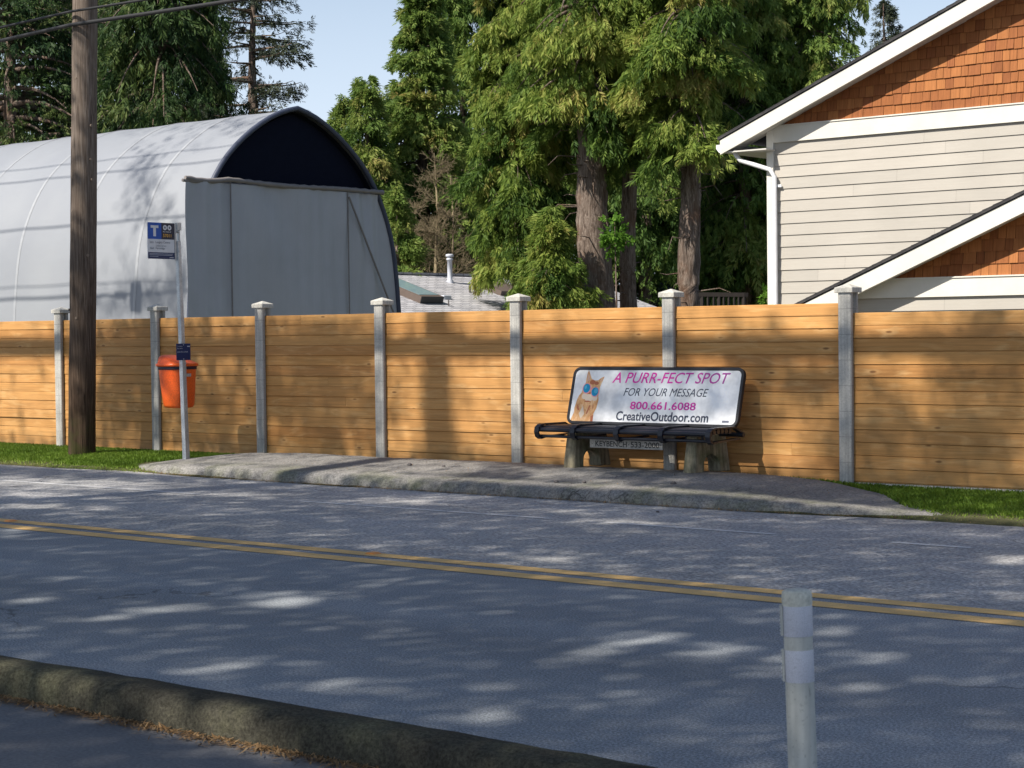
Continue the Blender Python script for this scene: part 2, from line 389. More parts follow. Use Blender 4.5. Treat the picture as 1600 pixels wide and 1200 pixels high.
def roofmat(name, c1, c2, along):
    k = N(name, .9, .15)
    br = k.n('TexBrick'); br.inputs['Scale'].default_value = 1.; br.inputs['Mortar Size'].default_value = .012; br.inputs['Brick Width'].default_value = .33; br.inputs['Row Height'].default_value = .14
    br.inputs['Color1'].default_value = (*c1, 1); br.inputs['Color2'].default_value = (*c2, 1); br.inputs['Mortar'].default_value = (*[v*.35 for v in c1], 1)
    k.l(k.map((1, 1, 1), rot=(0, 0, along)), br.inputs['Vector'])
    f = k.ramp(k.noise(1., 5, .7, vec=k.map((2, 2, 2))), (.3, .78), (.7, 1.2))
    f2 = k.ramp(k.noise(45., 3, .8), (.3, .75), (.7, 1.2))
    k.col(k.mix(1., k.mix(1., br.outputs['Color'], f, 'MULTIPLY'), f2, 'MULTIPLY')); return k.mat
M_ROOFG = roofmat('pale_roof_shingles', (.36, .36, .385), (.50, .49, .51), math.pi/2)
M_ROOFB = roofmat('grey_roof_shingles', (.20, .215, .26), (.29, .30, .34), 0)
M_ROOFD = speckle('dark_roof_shingles', (.035, .035, .04), (.07, .068, .07), 3., 25., .9, .15, .4, .01)
M_SKYG = flat('skylight_glass', (.22, .32, .36), .08, .6); M_SKYF = flat('skylight_frame', (.13, .10, .085), .5)
M_SKYE = flat('skylight_end', (.035, .037, .04), .5)
M_PIPE = flat('vent_pipe_paint', (.55, .58, .66), .45, .4); M_DPIPE = flat('vent_dark', (.09, .08, .08), .6)
M_TRELL = flat('dark_timber', (.022, .017, .015), .85)
# delineator
k = N('delineator_plastic', .6, .3)
a = k.ramp(k.noise(6., 5, .65), (.3, (.42, .43, .40)), (.7, (.56, .565, .52)))
a = k.mix(1., a, k.ramp(k.noise(1., 4, vec=k.map((30, 30, 2))), (.35, .8), (.7, 1.08)), 'MULTIPLY')
a = k.mix(1., a, k.ramp(k.noise(70., 2, .8), (.28, .7), (.4, 1.)), 'MULTIPLY'); a = k.mix(k.ramp(k.noise(1., 4, .7, vec=k.map((40, 40, 9))), (.62, 0.), (.7, .5)), a, (.09, .09, .085)); k.col(a); M_DELIN = k.mat
k = N('reflective_band', .33, .5)
a = k.ramp(k.noise(8., 4), (.3, (.48, .495, .56)), (.7, (.55, .565, .63)))
hx = k.n('TexVoronoi', feature='DISTANCE_TO_EDGE'); hx.inputs['Scale'].default_value = 160.; k.l(k.tc.outputs['Object'], hx.inputs['Vector'])
a = k.mix(1., a, k.ramp(hx.outputs['Distance'], (0., .8), (.1, 1.05)), 'MULTIPLY'); k.col(a); M_REFL = k.mat
M_DCAP = speckle('delineator_cap', (.54, .54, .47), (.66, .65, .57), 14., 60., .7, .2, .2)
# foliage
def leafmat(name, cols, trans=.42, rough=.6):
    k = N(name, rough, .2)
    at = k.n('Attribute', attribute_name='tone')
    isl = k.island()
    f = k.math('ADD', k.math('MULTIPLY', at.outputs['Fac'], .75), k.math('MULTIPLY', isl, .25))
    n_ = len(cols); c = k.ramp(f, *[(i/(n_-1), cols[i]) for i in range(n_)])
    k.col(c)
    tr = k.n('BsdfTranslucent'); k.l(c, tr.inputs[0])
    ms = k.n('MixShader'); ms.inputs[0].default_value = trans
    k.l(k.b.outputs[0], ms.inputs[1]); k.l(tr.outputs[0], ms.inputs[2])
    out = [n for n in k.t.nodes if n.type == 'OUTPUT_MATERIAL'][0]; k.l(ms.outputs[0], out.inputs[0])
    return k.mat
L_CEDAR = leafmat('cedar_foliage', [(.026, .064, .016), (.088, .160, .034), (.175, .26, .055), (.28, .335, .085), (.36, .29, .10)])
L_CEDARY = leafmat('yellow_cedar_foliage', [(.024, .060, .013), (.090, .160, .030), (.19, .27, .050), (.31, .36, .08), (.38, .29, .10)])
L_DARK = leafmat('dark_conifer_foliage', [(.009, .024, .010), (.020, .048, .015), (.042, .082, .022), (.085, .125, .03), (.15, .155, .055)], .25)
L_SPRUCE = leafmat('spruce_foliage', [(.022, .034, .026), (.040, .055, .036), (.065, .078, .042), (.10, .098, .055)], .2)
L_MAPLE = leafmat('maple_foliage', [(.05, .12, .015), (.10, .22, .025), (.17, .32, .045)], .45)
L_GRASS = leafmat('grass_blades', [(.075, .14, .016), (.14, .235, .026), (.22, .32, .045), (.36, .32, .13)], .35)
L_DRY = leafmat('dry_twigs', [(.16, .12, .08), (.26, .20, .14), (.36, .29, .2)], .1)
L_SHADE = leafmat('broad_foliage', [(.03, .06, .012), (.06, .10, .02), (.09, .14, .03)], .15)
L_NEEDLE = leafmat('fallen_needles', [(.16, .09, .04), (.28, .17, .08), (.40, .27, .14)], .05)
k = N('conifer_bark', .95, .1)
g = k.noise(1., 6, .75, vec=k.map((18, 18, 2.)), dist=1.2)
a = k.ramp(g, (.32, (.05, .036, .029)), (.48, (.16, .122, .10)), (.68, (.38, .315, .265)))
a = k.mix(k.ramp(k.noise(2., 4), (.5, 0.), (.7, .6)), a, (.16, .085, .05)); k.col(a); k.bump(g, 1., .05); M_BARK = k.mat
M_TWIG = flat('pale_twig', (.22, .18, .115), .9, .1)

# ------------------------------------------------------------------ text
def text_mb(mb, s, o, right, up, w, h, mi=0, shear=0., off=.0, bold=0., ext=.0006):
    """lettering fitted in a w x h box whose lower left is at o"""
    cu = bpy.data.curves.new('lettering', 'FONT'); cu.body = s; cu.offset = bold; cu.resolution_u = 3
    ob = bpy.data.objects.new('lettering', cu); COL.objects.link(ob)
    dg = bpy.context.evaluated_depsgraph_get(); ev = ob.evaluated_get(dg); me = ev.to_mesh()
    co = np.array([v.co[:] for v in me.vertices]); fs = [list(p.vertices) for p in me.polygons]
    ev.to_mesh_clear(); bpy.data.objects.remove(ob); bpy.data.curves.remove(cu)
    mn = co.min(0); mx = co.max(0); q = (co-mn)/np.maximum(mx-mn, 1e-6)
    right = np.array(right, float); up = np.array(up, float); nr = np.cross(right, up)
    x = q[:, 0]*(w-shear*h)+shear*h*q[:, 1]; y = q[:, 1]*h
    P = np.array(o)+np.outer(x, right)+np.outer(y, up)+nr*off
    mb.add(P.tolist(), fs, mi)

# ================================================================== SETTING
def sheet(name, pts, mat, kind='structure'):
    mb = MB(); mb.add(pts, [list(range(len(pts)))]); o = mb.build(name, mat); o['kind'] = kind; return o
sheet('ground', [(-400, -300, -.03), (300, -300, -.03), (300, 500, -.03), (-400, 500, -.03)], M_FIELD)
KY0, KY1 = 5.29, 5.62
sheet('footpath', [(-90, 1.0, 0), (40, 1.0, 0), (40, KY0+.05, 0), (-90, KY0+.05, 0)], M_PATH)
sheet('road', [(-150, KY1-.06, 0), (60, KY1-.06, 0), (60, 15.4, 0), (-150, 15.4, 0)], M_ASPH)
mb = MB()
for y, w in ((10.175, .10), (10.495, .088)):
    mb.add([(-150, y-w, .004), (60, y-w, .004), (60, y+w, .004), (-150, y+w, .004)], [(0, 1, 2, 3)])
o = mb.build('centre_lines', M_YEL); o['kind'] = 'structure'
mb = MB()
for x0, x1 in ((-60, -15.5), (-13.9, -10.5), (-9.9, -8.1), (-7.0, -6.3), (-5.5, 30)):
    mb.add([(x0, 13.42, .004), (x1, 13.42, .004), (x1, 13.50, .004), (x0, 13.50, .004)], [(0, 1, 2, 3)])
o = mb.build('edge_line', M_WHT); o['kind'] = 'structure'
# near kerb
nrng = np.random.RandomState(3)
prof = [(KY0-.005, -.02), (KY0+.003, .055), (KY0+.018, .115), (KY0+.05, .140), (KY0+.10, .148), (KY0+.17, .150), (KY0+.225, .142), (KY0+.28, .10), (KY0+.31, .045), (KY1+.005, -.02)]
xs = np.arange(-40, 12, .16); mb = MB(); vs = []
ph = nrng.rand(6)*6
for x in xs:
    d = .003*math.sin(x*1.3+ph[0])+.003*math.sin(x*3.1+ph[1])
    for (y, z) in prof: vs.append((x, y+d*.6+nrng.randn()*.003, z*(1+d*2)+(nrng.randn()*.0025 if z > 0 else 0)))
n = len(prof)
mb.add(vs, [(i*n+j, i*n+j+1, (i+1)*n+j+1, (i+1)*n+j) for i in range(len(xs)-1) for j in range(n-1)], 0, True)
o = mb.build('near_kerb', M_KERB); o['kind'] = 'structure'
# verge
def verge_z(y): return float(np.interp(y, [15.1, 15.35, 16.2, 17.2, 18.5], [.0, .03, .09, .088, .09]))
ys = [15.15, 15.3, 15.6, 16.0, 16.5, 17.0, 17.6, 18.6]; xs = np.arange(-60, 14, .4); mb = MB(); vs = []
for x in xs:
    e = .10*math.sin(x*.9)+.06*math.sin(x*2.3+1)
    for i, y in enumerate(ys): vs.append((x, y+(e if i < 2 else 0), (verge_z(y) if i else .002)+nrng.randn()*.006*(i > 0)))
n = len(ys)
mb.add(vs, [(i*n+j, (i+1)*n+j, (i+1)*n+j+1, i*n+j+1) for i in range(len(xs)-1) for j in range(n-1)], 0, True)
o = mb.build('verge', M_SOIL); o['kind'] = 'structure'
# bus stop platform, a low asphalt hump with a rolled front edge
def front_y(x): return float(np.interp(x, [-19.4, -18.9, -18.2, -16, -9.4, -8.4, -7.9, -7.45], [15.75, 15.42, 15.22, 15.10, 15.02, 15.12, 15.22, 15.32]))
def back_y(x): return float(np.interp(x, [-19.4, -18.7, -18, -9.9, -9.3, -8.6, -8., -7.45], [16.0, 16.45, 16.95, 17.06, 16.9, 16.4, 15.75, 15.38]))
def plat_t(x): return float(np.interp(x, [-19.4, -18.9, -18.3, -17, -10.6, -9.6, -8.8, -8.1, -7.45], [.3, .65, .85, 1., 1., .88, .68, .5, .36]))
def plat_z(x, y):
    f, b = front_y(x), back_y(x)
    if y <= f or y >= b: return -.05
    d = y-f
    z = .135*np.interp(d, [0, .015, .045, .10, .17, 9], [.0, .42, .74, .93, 1., 1.])+.072*np.clip(d-.12, 0, 1.15)
    z *= plat_t(x); zb = verge_z(b)+.02
    return float(z+(zb-z)*np.interp(b-y, [0, .3], [1, 0])) if z > zb else float(z)
us = np.array([0, .004, .008, .016, .027, .04, .055, .075, .10, .14, .2, .3, .45, .6, .72, .82, .9, .96, 1.0]); xs = np.arange(-19.4, -7.44, .08); vs = []; mb = MB()
for x in xs:
    f, b = front_y(x), back_y(x)
    for u in us:
        y = f+(b-f)*u
        z = plat_z(x, min(max(y, f+.0005), b-.0005))
        j = .002
        vs.append((x, y+(nrng.randn()*.005 if u < .1 else 0)+(.012*math.sin(x*2.1+.5)+.008*math.sin(x*5.3))*(u < .3), z+nrng.randn()*j+.004*math.sin(x*1.7)*(u > .1)))
n = len(us)
mb.add(vs, [(i*n+j, (i+1)*n+j, (i+1)*n+j+1, i*n+j+1) for i in range(len(xs)-1) for j in range(n-1)], 0, True)
o = mb.build('bus_stop_platform', M_PLAT); o['kind'] = 'structure'
def on_platform(x, y): return -19.3 < x < -7.5 and front_y(x) < y < back_y(x)
def ground_z(x, y): return max(verge_z(y), plat_z(x, y) if -19.4 < x < -7.45 else 0)

# grass
def blades(pts, hs, name, mat, width=.006):
    n = len(pts); g = np.random.RandomState(5)
    az = g.rand(n)*6.283; lean = g.rand(n)*.9
    w = np.stack([np.cos(az), np.sin(az), 0*az], 1)*width
    l = np.stack([-np.sin(az), np.cos(az), 0*az], 1)
    tip = pts+l*(hs*lean)[:, None]+np.stack([0*hs, 0*hs, hs], 1)
    mid = pts+l*(hs*lean*.3)[:, None]+np.stack([0*hs, 0*hs, hs*.6], 1)
    V = np.stack([pts-w, pts+w, mid+w*.8, tip], 1)
    pat = .42+.25*np.sin(pts[:, 0]*1.7+np.sin(pts[:, 1]*3))+.2*g.randn(n)
    dry = np.clip((15.55-pts[:, 1])*1.6, 0, .55)
    o = quads_mesh(name, V, mat, None, np.clip(pat*.6+dry+.1*g.rand(n), 0, 1)); o['kind'] = 'stuff'; return o
g = np.random.RandomState(11)
P = []
for x0, x1, dens in ((-27, -17, 4600), (-10.2, -5.2, 4600)):
    n = int((x1-x0)*2.05*dens); x = g.uniform(x0, x1, n); y = g.uniform(15.18, 17.25, n)
    P.append(np.stack([x, y], 1))
n = 9000; P.append(np.stack([g.uniform(-17, -9, n), g.uniform(16.9, 17.24, n)], 1))
P = np.concatenate(P)
keep = np.array([(not on_platform(a, b) or back_y(a)-b < .12) and (b > 15.45+.1*math.sin(a*2.3) or g.rand() < .35) for a, b in P])
P = P[keep]
Z = np.array([max(verge_z(b), plat_z(a, b))-.005 for a, b in P])
hs = g.uniform(.025, .06, len(P))*np.clip((P[:, 1]-15.1)*2., .35, 1.)
blades(np.column_stack([P, Z]), hs, 'grass', L_GRASS)
# fallen needles along the kerbs
def litter(n, fn, name, L=.03, W=.003):
    g = np.random.RandomState(n); pts = np.array([fn(g) for _ in range(n)])
    az = g.rand(n)*6.283; a = np.stack([np.cos(az), np.sin(az), .25*g.randn(n)], 1)*(L*g.uniform(.4, 1.2, n))[:, None]; b = np.stack([-np.sin(az), np.cos(az), 0*az], 1)*(W*g.uniform(.5, 2, n))[:, None]
    V = np.stack([pts-a, pts-b, pts+a, pts+b], 1)
    o = quads_mesh(name, V, L_NEEDLE, None, g.rand(n)); o['kind'] = 'stuff'
def f_near(g):
    x = g.uniform(-9, -2); return (x, KY0-.01-abs(g.randn())*.05, .006+g.rand()*.012)
litter(4200, f_near, 'fallen_needles_at_kerb')
def f_far(g):
    x = g.uniform(-18.8, -5); y = front_y(x) if x < -7.5 else 15.25
    return (x, y-.01-abs(g.randn())*.035, .006+g.rand()*.01)
litter(2600, f_far, 'fallen_needles_at_platform')
def f_plat(g):
    x = g.uniform(-18, -8); y = g.uniform(15.4, 17.); return (x, y, plat_z(x, y)+.012)
litter(500, f_plat, 'fallen_needles_on_platform', .018)

# ================================================================== FENCE
PX = [-27.37, -25.11, -22.86, -20.61, -18.41, -16.17, -13.91, -11.68, -9.43, -7.19, -4.95]
FY = 17.2
fence = thing('board_fence', 'long orange-brown fence of horizontal cedar boards between pale precast concrete posts', 'fence', (-16.17, FY, .1))
BH = .1365
def board_panel(x0, x1, ztop, n, gaps, seed):
    g = random.Random(seed); mb = MB()
    x0 += .03; x1 -= .03
    for i in range(n):
        z1 = ztop-i*BH; gap = .003+g.uniform(0, .002); open_ = gaps and g.random() < .10; gap += g.uniform(.001, .0025) if open_ else 0; lip = 0 if open_ else .012
        z0 = z1-BH+gap
        dy = g.uniform(-.004, .004); tilt = g.uniform(.0, .010); sag = g.uniform(-.006, .006); rot = g.uniform(-.003, .003)
        k = 8; vs = []
        bow = g.uniform(-.008, .008)*(1 if g.random() < .4 else .3)
        cuts = [0, 1]
        if g.random() < .12: cuts = [0, g.uniform(.25, .75), 1]
        for a, b in zip(cuts[:-1], cuts[1:]):
            vs = []
            for j in range(k+1):
                u = a+(b-a)*j/k; x = x0+(x1-x0)*u+(.001 if a > 0 and j == 0 else 0)
                dz = sag*math.sin(u*math.pi)*.5+rot*(u-.5)*2; yy = FY-.02+dy+bow*math.sin(u*math.pi)
                zb = z0+dz*.6; zt = z1+dz*.6
                c = .004
                vs += [(x, yy-tilt, zb+c), (x, yy, zt-c), (x, yy+c, zt), (x, yy+.036, zt), (x, yy+.036-tilt, zb-lip), (x, yy-tilt+.018, zb-lip), (x, yy-tilt+.012, zb), (x, yy-tilt+c, zb)]
            fs = [(j*8+q, (j+1)*8+q, (j+1)*8+(q+1) % 8, j*8+(q+1) % 8) for j in range(k) for q in range(8)]+[list(range(8))[::-1], [k*8+q for q in range(8)]]
            mb.add(vs, fs)
            dy += .002
    return mb
for i in range(len(PX)-1):
    last = i >= 8
    board_panel(PX[i], PX[i+1], 1.915 if last else 2.022, 13 if last else 14, last, 100+i).build('board_panel', M_FWOOD, fence)
for i in (8, 9):
    mb = MB(); mb.box((PX[i]+.08, FY-.05, .03), (PX[i+1]-.08, FY+.05, .127)); mb.build('concrete_plinth', M_PLINTH, fence, bevel=.006)
po = None
for x in PX:
    if po is None:
        mb = MB()
        # H section: front flange, web, back flange
        h, wb, a, b = .078, .028, .03, .028
        yf, yb = -.085, .085
        sec = [(-h+.012, yf), (h-.012, yf), (h, yf+.012), (h, yf+.048), (wb, yf+.052), (wb, yb-.052), (h, yb-.048), (h, yb-.012), (h-.012, yb), (-h+.012, yb), (-h, yb-.012), (-h, yb-.048), (-wb, yb-.052), (-wb, yf+.052), (-h, yf+.048), (-h, yf+.012)]
        mb.prism([(p[0], p[1], -.12) for p in sec], (0, 0, 2.155))
        po = mb.build('post', M_POST); po.parent = fence; po.location = (x+16.17, 0, 0)
        mb = MB(); c = .107
        mb.add([(-c, -c, 2.03), (c, -c, 2.03), (c, c, 2.03), (-c, c, 2.03), (-c, -c, 2.085), (c, -c, 2.085), (c, c, 2.085), (-c, c, 2.085), (0, 0, 2.128)],
               [(0, 3, 2, 1), (0, 1, 5, 4), (1, 2, 6, 5), (2, 3, 7, 6), (3, 0, 4, 7), (4, 5, 8), (5, 6, 8), (6, 7, 8), (7, 4, 8)])
        ca = mb.build('post_cap', M_CAP); ca.parent = po
        md = ca.modifiers.new('bevel', 'BEVEL'); md.width = .005; md.segments = 2
    else:
        q = po.copy(); COL.objects.link(q); q.parent = fence; q.location = (x+16.17, 0, 0)
        r = ca.copy(); COL.objects.link(r); r.parent = q

# ================================================================== BENCH
bench = thing('advertising_bench', 'black railed bus stop bench on mossy concrete legs with a white advertising backrest', 'bench', (-11.35, 16.1, .27))
def leg(xc, zb):
    mb = MB(); H = .40; y0, y1 = 15.80, 16.48; t = .06
    arc = [(y0+.165, 0)]+[(y0+.325-.15*math.cos(math.pi*q/12), .075+.115*math.sin(math.pi*q/12)) for q in range(13)]+[(y0+.485, 0)]
    bot = [(y0, 0)]+arc+[(y1, 0)]; n = len(bot)
    top = [(y0+t+(y1-y0-2*t)*min(1, max(0, (b[0]-y0-t)/(y1-y0-2*t))), H) for b in bot]; top[0] = (y0+t, H); top[-1] = (y1-t, H)
    for i in range(1, n-1): top[i] = (y0+t+(y1-y0-2*t)*i/(n-1), H)
    def th(z): return .080-.018*z/H
    vs = []
    for sg in (-1, 1):
        vs += [(xc+sg*th(z), y, zb+z) for y, z in bot]+[(xc+sg*th(z), y, zb+z) for y, z in top]
    m2 = 2*n; fs = []
    for i in range(n-1):
        fs += [(i, i+1, n+i+1, n+i), (m2+i, m2+n+i, m2+n+i+1, m2+i+1), (i, m2+i, m2+i+1, i+1), (n+i, n+i+1, m2+n+i+1, m2+n+i)]
    fs += [(0, n, m2+n, m2), (n-1, m2+n-1, m2+m2-1, m2-1)]
    mb.add(vs, fs)
    return mb
leg(-12.10, .262).build('leg', M_MOSS, bench, bevel=.014)
leg(-10.53, .258).build('leg', M_MOSS, bench, bevel=.014)
XL, XR = -12.45, -10.20
for y, z, r in ((15.715, .685, .030), (15.785, .702, .030), (15.86, .706, .030), (15.935, .706, .030), (16.01, .704, .030), (16.085, .702, .030)):
    mb = MB(); mb.tube([(XL, y, z), (XR, y, z)], r, 14, sy=.85); mb.build('seat_slat', M_BLACK, bench)
for y, z, x1 in ((15.73, .613, XR), (16.30, .655, XR+.03)):
    mb = MB(); mb.tube([(XL, y, z), (x1, y, z)], .017 if y < 16 else .026, 10); mb.build('support_rail', M_BLACK, bench)
for x in (-12.44, -11.95, -11.37, -10.80, -10.21):
    mb = MB(); w = .03
    path = [(16.30, .675), (16.16, .738), (15.80, .742), (15.725, .732), (15.683, .705), (15.672, .66), (15.69, .612), (15.73, .590), (15.80, .60), (16.25, .615)]
    for (ya, za), (yb, zb) in zip(path[:-1], path[1:]):
        d = np.array([yb-ya, zb-za]); d /= np.linalg.norm(d); nn = np.array([-d[1], d[0]])*.009
        a0 = np.array([ya, za])-d*.006; b0 = np.array([yb, zb])+d*.006
        mb.prism([(x-w, *(a0-nn)), (x-w, *(b0-nn)), (x-w, *(b0+nn)), (x-w, *(a0+nn))], (2*w, 0, 0))
    mb.build('bracket', M_BLACK, bench)
for x in (-12.10, -10.62, -10.42):
    mb = MB(); mb.tube([(x, 15.9, .655), (x, 15.9, .60)], .016, 8); mb.build('bolt', M_BLACK, bench)
# backrest panel
A0 = np.array([-12.425, 16.20, .722]); AT = np.array([0, .175, .63]); AL = float(np.linalg.norm(AT)); AT /= AL; AW = 2.245
RX = np.array([1., 0, 0]); NRM = np.cross(RX, AT)          # points to -Y (front)
def ap(s, t, d=0.): return A0+RX*s+AT*t+NRM*d
def rrect(w, h, r, ins=0., n=8):
    pts = []
    for cx, cy, a0 in ((w-r, h-r, 0), (r, h-r, 90), (r, r, 180), (w-r, r, 270)):
        for q in range(n+1):
            a = rad(a0+90*q/n); pts.append((cx+(r-ins)*math.cos(a), cy+(r-ins)*math.sin(a)))
    return pts
panel = MB(); panel.prism([ap(s, t, -.02) for s, t in rrect(AW, AL, .09, .012)], NRM*.036)
panel = panel.build('advertising_panel', M_ADW, bench)
mb = MB(); pts = rrect(AW, AL, .09, .010); pts.append(pts[0])
P3 = [ap(s, t, 0.) for s, t in pts]
n = len(P3)-1; vs = []
for i in range(n):
    (s0, t0) = pts[i]; c = np.array([AW/2, AL/2])
    for rr, d in ((.024, .024), (-.010, .024), (-.010, -.024), (.024, -.024)):
        q = rrect(AW, AL, .09, .010+rr)[i]; vs.append(ap(*q, d))
mb.add(vs, [(i*4+j, i*4+(j+1) % 4, ((i+1) % n)*4+(j+1) % 4, ((i+1) % n)*4+j) for i in range(n) for j in range(4)])
mb.build('panel_frame', M_BFRAME, panel, bevel=.004)
FD = .0175
def letters(s, x0, x1, t0, h, mat, shear=0., bold=0.):
    mb = MB(); text_mb(mb, s, ap(x0*AW, t0*AL, FD), RX, AT, (x1-x0)*AW, h*AL, 0, shear, 0, bold)
    return mb.build('lettering', mat, panel)
letters('A PURR-FECT SPOT', .245, .925, .725, .185, M_PINK, .28, .006)
letters('FOR YOUR MESSAGE', .325, .815, .505, .135, M_NAVY, .26, .0)
letters('800.661.6088', .375, .755, .275, .135, M_PINK, 0., .016)
letters('CreativeOutdoor.com', .30, .835, .08, .160, M_NAVY, 0., .02)
mb = MB(); mb.add([ap(.912*AW, .085*AL, FD), ap(.95*AW, .085*AL, FD), ap(.95*AW, .12*AL, FD), ap(.912*AW, .12*AL, FD)], [(0, 1, 2, 3)])
mb.build('printed_mark', M_GREYINK, panel)
# printed cat wearing blue glasses
mb = MB()
def cat(poly, mi, d):
    pts = []
    for px, py in poly:
        t = (1125-py)/(1125-40)*AL*.955+.022
        s = (px-20)/13.33/116.-.0
        pts.append(ap(s+.02, t, FD+d))
    mb.add(pts, [list(range(len(pts)))], mi)
def ell(cx, cy, rx, ry, n=20, rot=0): return [(cx+rx*math.cos(6.283*i/n)*math.cos(rot)-ry*math.sin(6.283*i/n)*math.sin(rot), cy+rx*math.cos(6.283*i/n)*math.sin(rot)+ry*math.sin(6.283*i/n)*math.cos(rot)) for i in range(n)]
cat([(310, 90), (345, 160), (400, 265), (470, 295), (545, 290), (600, 240), (665, 215), (630, 330), (600, 430), (600, 520), (592, 600), (612, 680), (600, 760), (588, 850), (545, 950), (548, 1040), (555, 1125), (75, 1125), (78, 1060), (100, 1000), (125, 930), (118, 850), (135, 760), (150, 680), (175, 600), (225, 540), (235, 480), (250, 400), (282, 345), (285, 240), (292, 150)], 0, .0)
cat([(312, 130), (335, 200), (365, 275), (310, 330), (302, 230)], 4, .0006); cat([(645, 240), (620, 310), (575, 300)], 4, .0006)
cat(ell(430, 330, 60, 45), 5, .0006); cat(ell(520, 350, 45, 35), 5, .0006)
cat(ell(300, 610, 60, 60), 1, .0006); cat(ell(400, 640, 95, 75), 1, .0007); cat(ell(520, 640, 60, 60), 1, .0006)
cat(ell(395, 545, 30, 26), 5, .0009); cat(ell(375, 712, 65, 16), 5, .0009)
cat(ell(325, 455, 92, 108), 6, .0010); cat(ell(512, 522, 92, 104), 6, .0010)
cat([(395, 430), (445, 440), (440, 480), (395, 465)], 6, .0010)
cat(ell(322, 452, 74, 90), 2, .0013); cat(ell(508, 518, 74, 88), 2, .0013); cat(ell(530, 500, 40, 52), 3, .0016); cat(ell(300, 430, 25, 35), 3, .0016)
cat([(430, 780), (460, 800), (410, 960), (380, 960)], 5, .0006); cat([(500, 760), (520, 800), (505, 900)], 5, .0006); cat([(180, 760), (230, 880), (200, 900), (170, 830)], 5, .0006)
cat([(300, 800), (350, 960), (290, 1060), (230, 960)], 1, .0005); cat([(490, 1000), (545, 980), (552, 1120), (500, 1120)], 5, .0005)
mb.build('cat_picture', [M_GING, M_CREAM, M_LENS, M_LENS2, M_EAR, M_RUST, M_PINKF], panel)
mb = MB(); mb.box((-11.89, 15.905, .490), (-10.93, 15.93, .588)); pl = mb.build('name_plate', M_PLATE, bench, bevel=.008)
mb = MB()
text_mb(mb, 'KEYBENCH', (-11.81, 15.9035, .508), (1, 0, 0), (0, 0, 1), .42, .062, 0, 0, 0, .012)
text_mb(mb, '533-2000', (-11.34, 15.9035, .508), (1, 0, 0), (0, 0, 1), .37, .062, 0, 0, 0, .012)
for x in (-11.855, -11.365, -10.955): mb.add([(x+.006*math.cos(a), 15.9035, .538+.006*math.sin(a)) for a in [6.283*i/8 for i in range(8)]], [list(range(8))])
mb.build('lettering', M_PLTXT, pl)

bench.location = (-11.35*1.038, 16.1*1.038, 1.75+(.27-1.75)*1.038-.0); bench.scale = (1.038,)*3

# ================================================================== BUS STOP POLE AND BIN
SB = np.array([-18.64, 16.0, .12]); ST = np.array([-18.735, 16.0, 3.30])
stop = thing('bus_stop_sign', 'slim galvanised bus stop pole carrying a blue and white sign at its top', 'bus stop', tuple(SB))
mb = MB(); a = .036
def sq(p, a): return [(p[0]-a, p[1]-a, p[2]), (p[0]+a, p[1]-a, p[2]), (p[0]+a, p[1]+a, p[2]), (p[0]-a, p[1]+a, p[2])]
mb.loft([sq(SB-(0, 0, .15), a), sq(ST-(0, 0, .28), a*.8)], smooth=False)
mb.build('pole', M_GALV, stop, bevel=.006)
XS = -18.735
c0 = fx(230, 347, XS); c1 = fx(231.5, 404, XS); c2 = fx(272.5, 405, XS)
ys0, ys1 = c0[1], c2[1]; z0, z1 = c1[2], c0[2]
W_, H_ = ys1-ys0, z1-z0
mb = MB(); mb.box((XS-.008, ys0, z0), (XS+.006, ys1, z1)); sgn = mb.build('sign_panel', M_SWHITE, stop, bevel=.003)
def srect(mb, u0, u1, v0, v1, mi, d): mb.add([(XS+d, ys0+u0*W_, z0+v0*H_), (XS+d, ys0+u1*W_, z0+v0*H_), (XS+d, ys0+u1*W_, z0+v1*H_), (XS+d, ys0+u0*W_, z0+v1*H_)], [(0, 1, 2, 3)], mi)
def stext(mb, s, u0, u1, v0, v1, mi, bold=0.): text_mb(mb, s, (XS+.0085, ys0+u0*W_, z0+v0*H_), (0, 1, 0), (0, 0, 1), (u1-u0)*W_, (v1-v0)*H_, mi, 0, 0, bold)
mb = MB()
srect(mb, 0, .51, .545, 1, 0, .0072); srect(mb, .51, 1, .545, 1, 1, .0072); srect(mb, 0, 1, 0, .18, 2, .0072)
for u in (.645, .815):
    mb.add([(XS+.0084, ys0+u*W_+.034*math.cos(t), z0+.87*H_+.034*math.sin(t)) for t in [6.283*i/20 for i in range(20)]], [list(range(20))], 3)
    mb.add([(XS+.0095, ys0+u*W_+.014*math.cos(t), z0+.87*H_+.017*math.sin(t)) for t in [6.283*i/12 for i in range(12)]], [list(range(12))], 5)
srect(mb, .11, .40, .85, .92, 3, .0084); srect(mb, .205, .305, .62, .85, 3, .0084)
stext(mb, 'Bus Stop #', .57, .88, .73, .775, 3, .01); stext(mb, '57011', .57, .88, .605, .695, 4, .015)
stext(mb, '501', .07, .20, .425, .48, 5, .008); stext(mb, 'Langley Centre', .28, .83, .41, .495, 5, .0); stext(mb, 'Limited service', .30, .68, .34, .385, 5, 0)
stext(mb, '563', .08, .21, .265, .32, 5, .008); stext(mb, 'Fernridge', .29, .63, .25, .32, 5, .0)
for v, u1 in ((.135, .93), (.10, .91)): srect(mb, .05, u1, v, v+.012, 6, .0084)
srect(mb, .05, .38, .06, .07, 6, .0084); srect(mb, .8, .96, .03, .05, 6, .0084)
mb.build('sign_face', [M_BLUE, M_SLATE, M_SNAVY, M_SWHITE, M_SYEL, M_STXT, M_SGREY], sgn)
mb = MB(); yb = ys1+.004
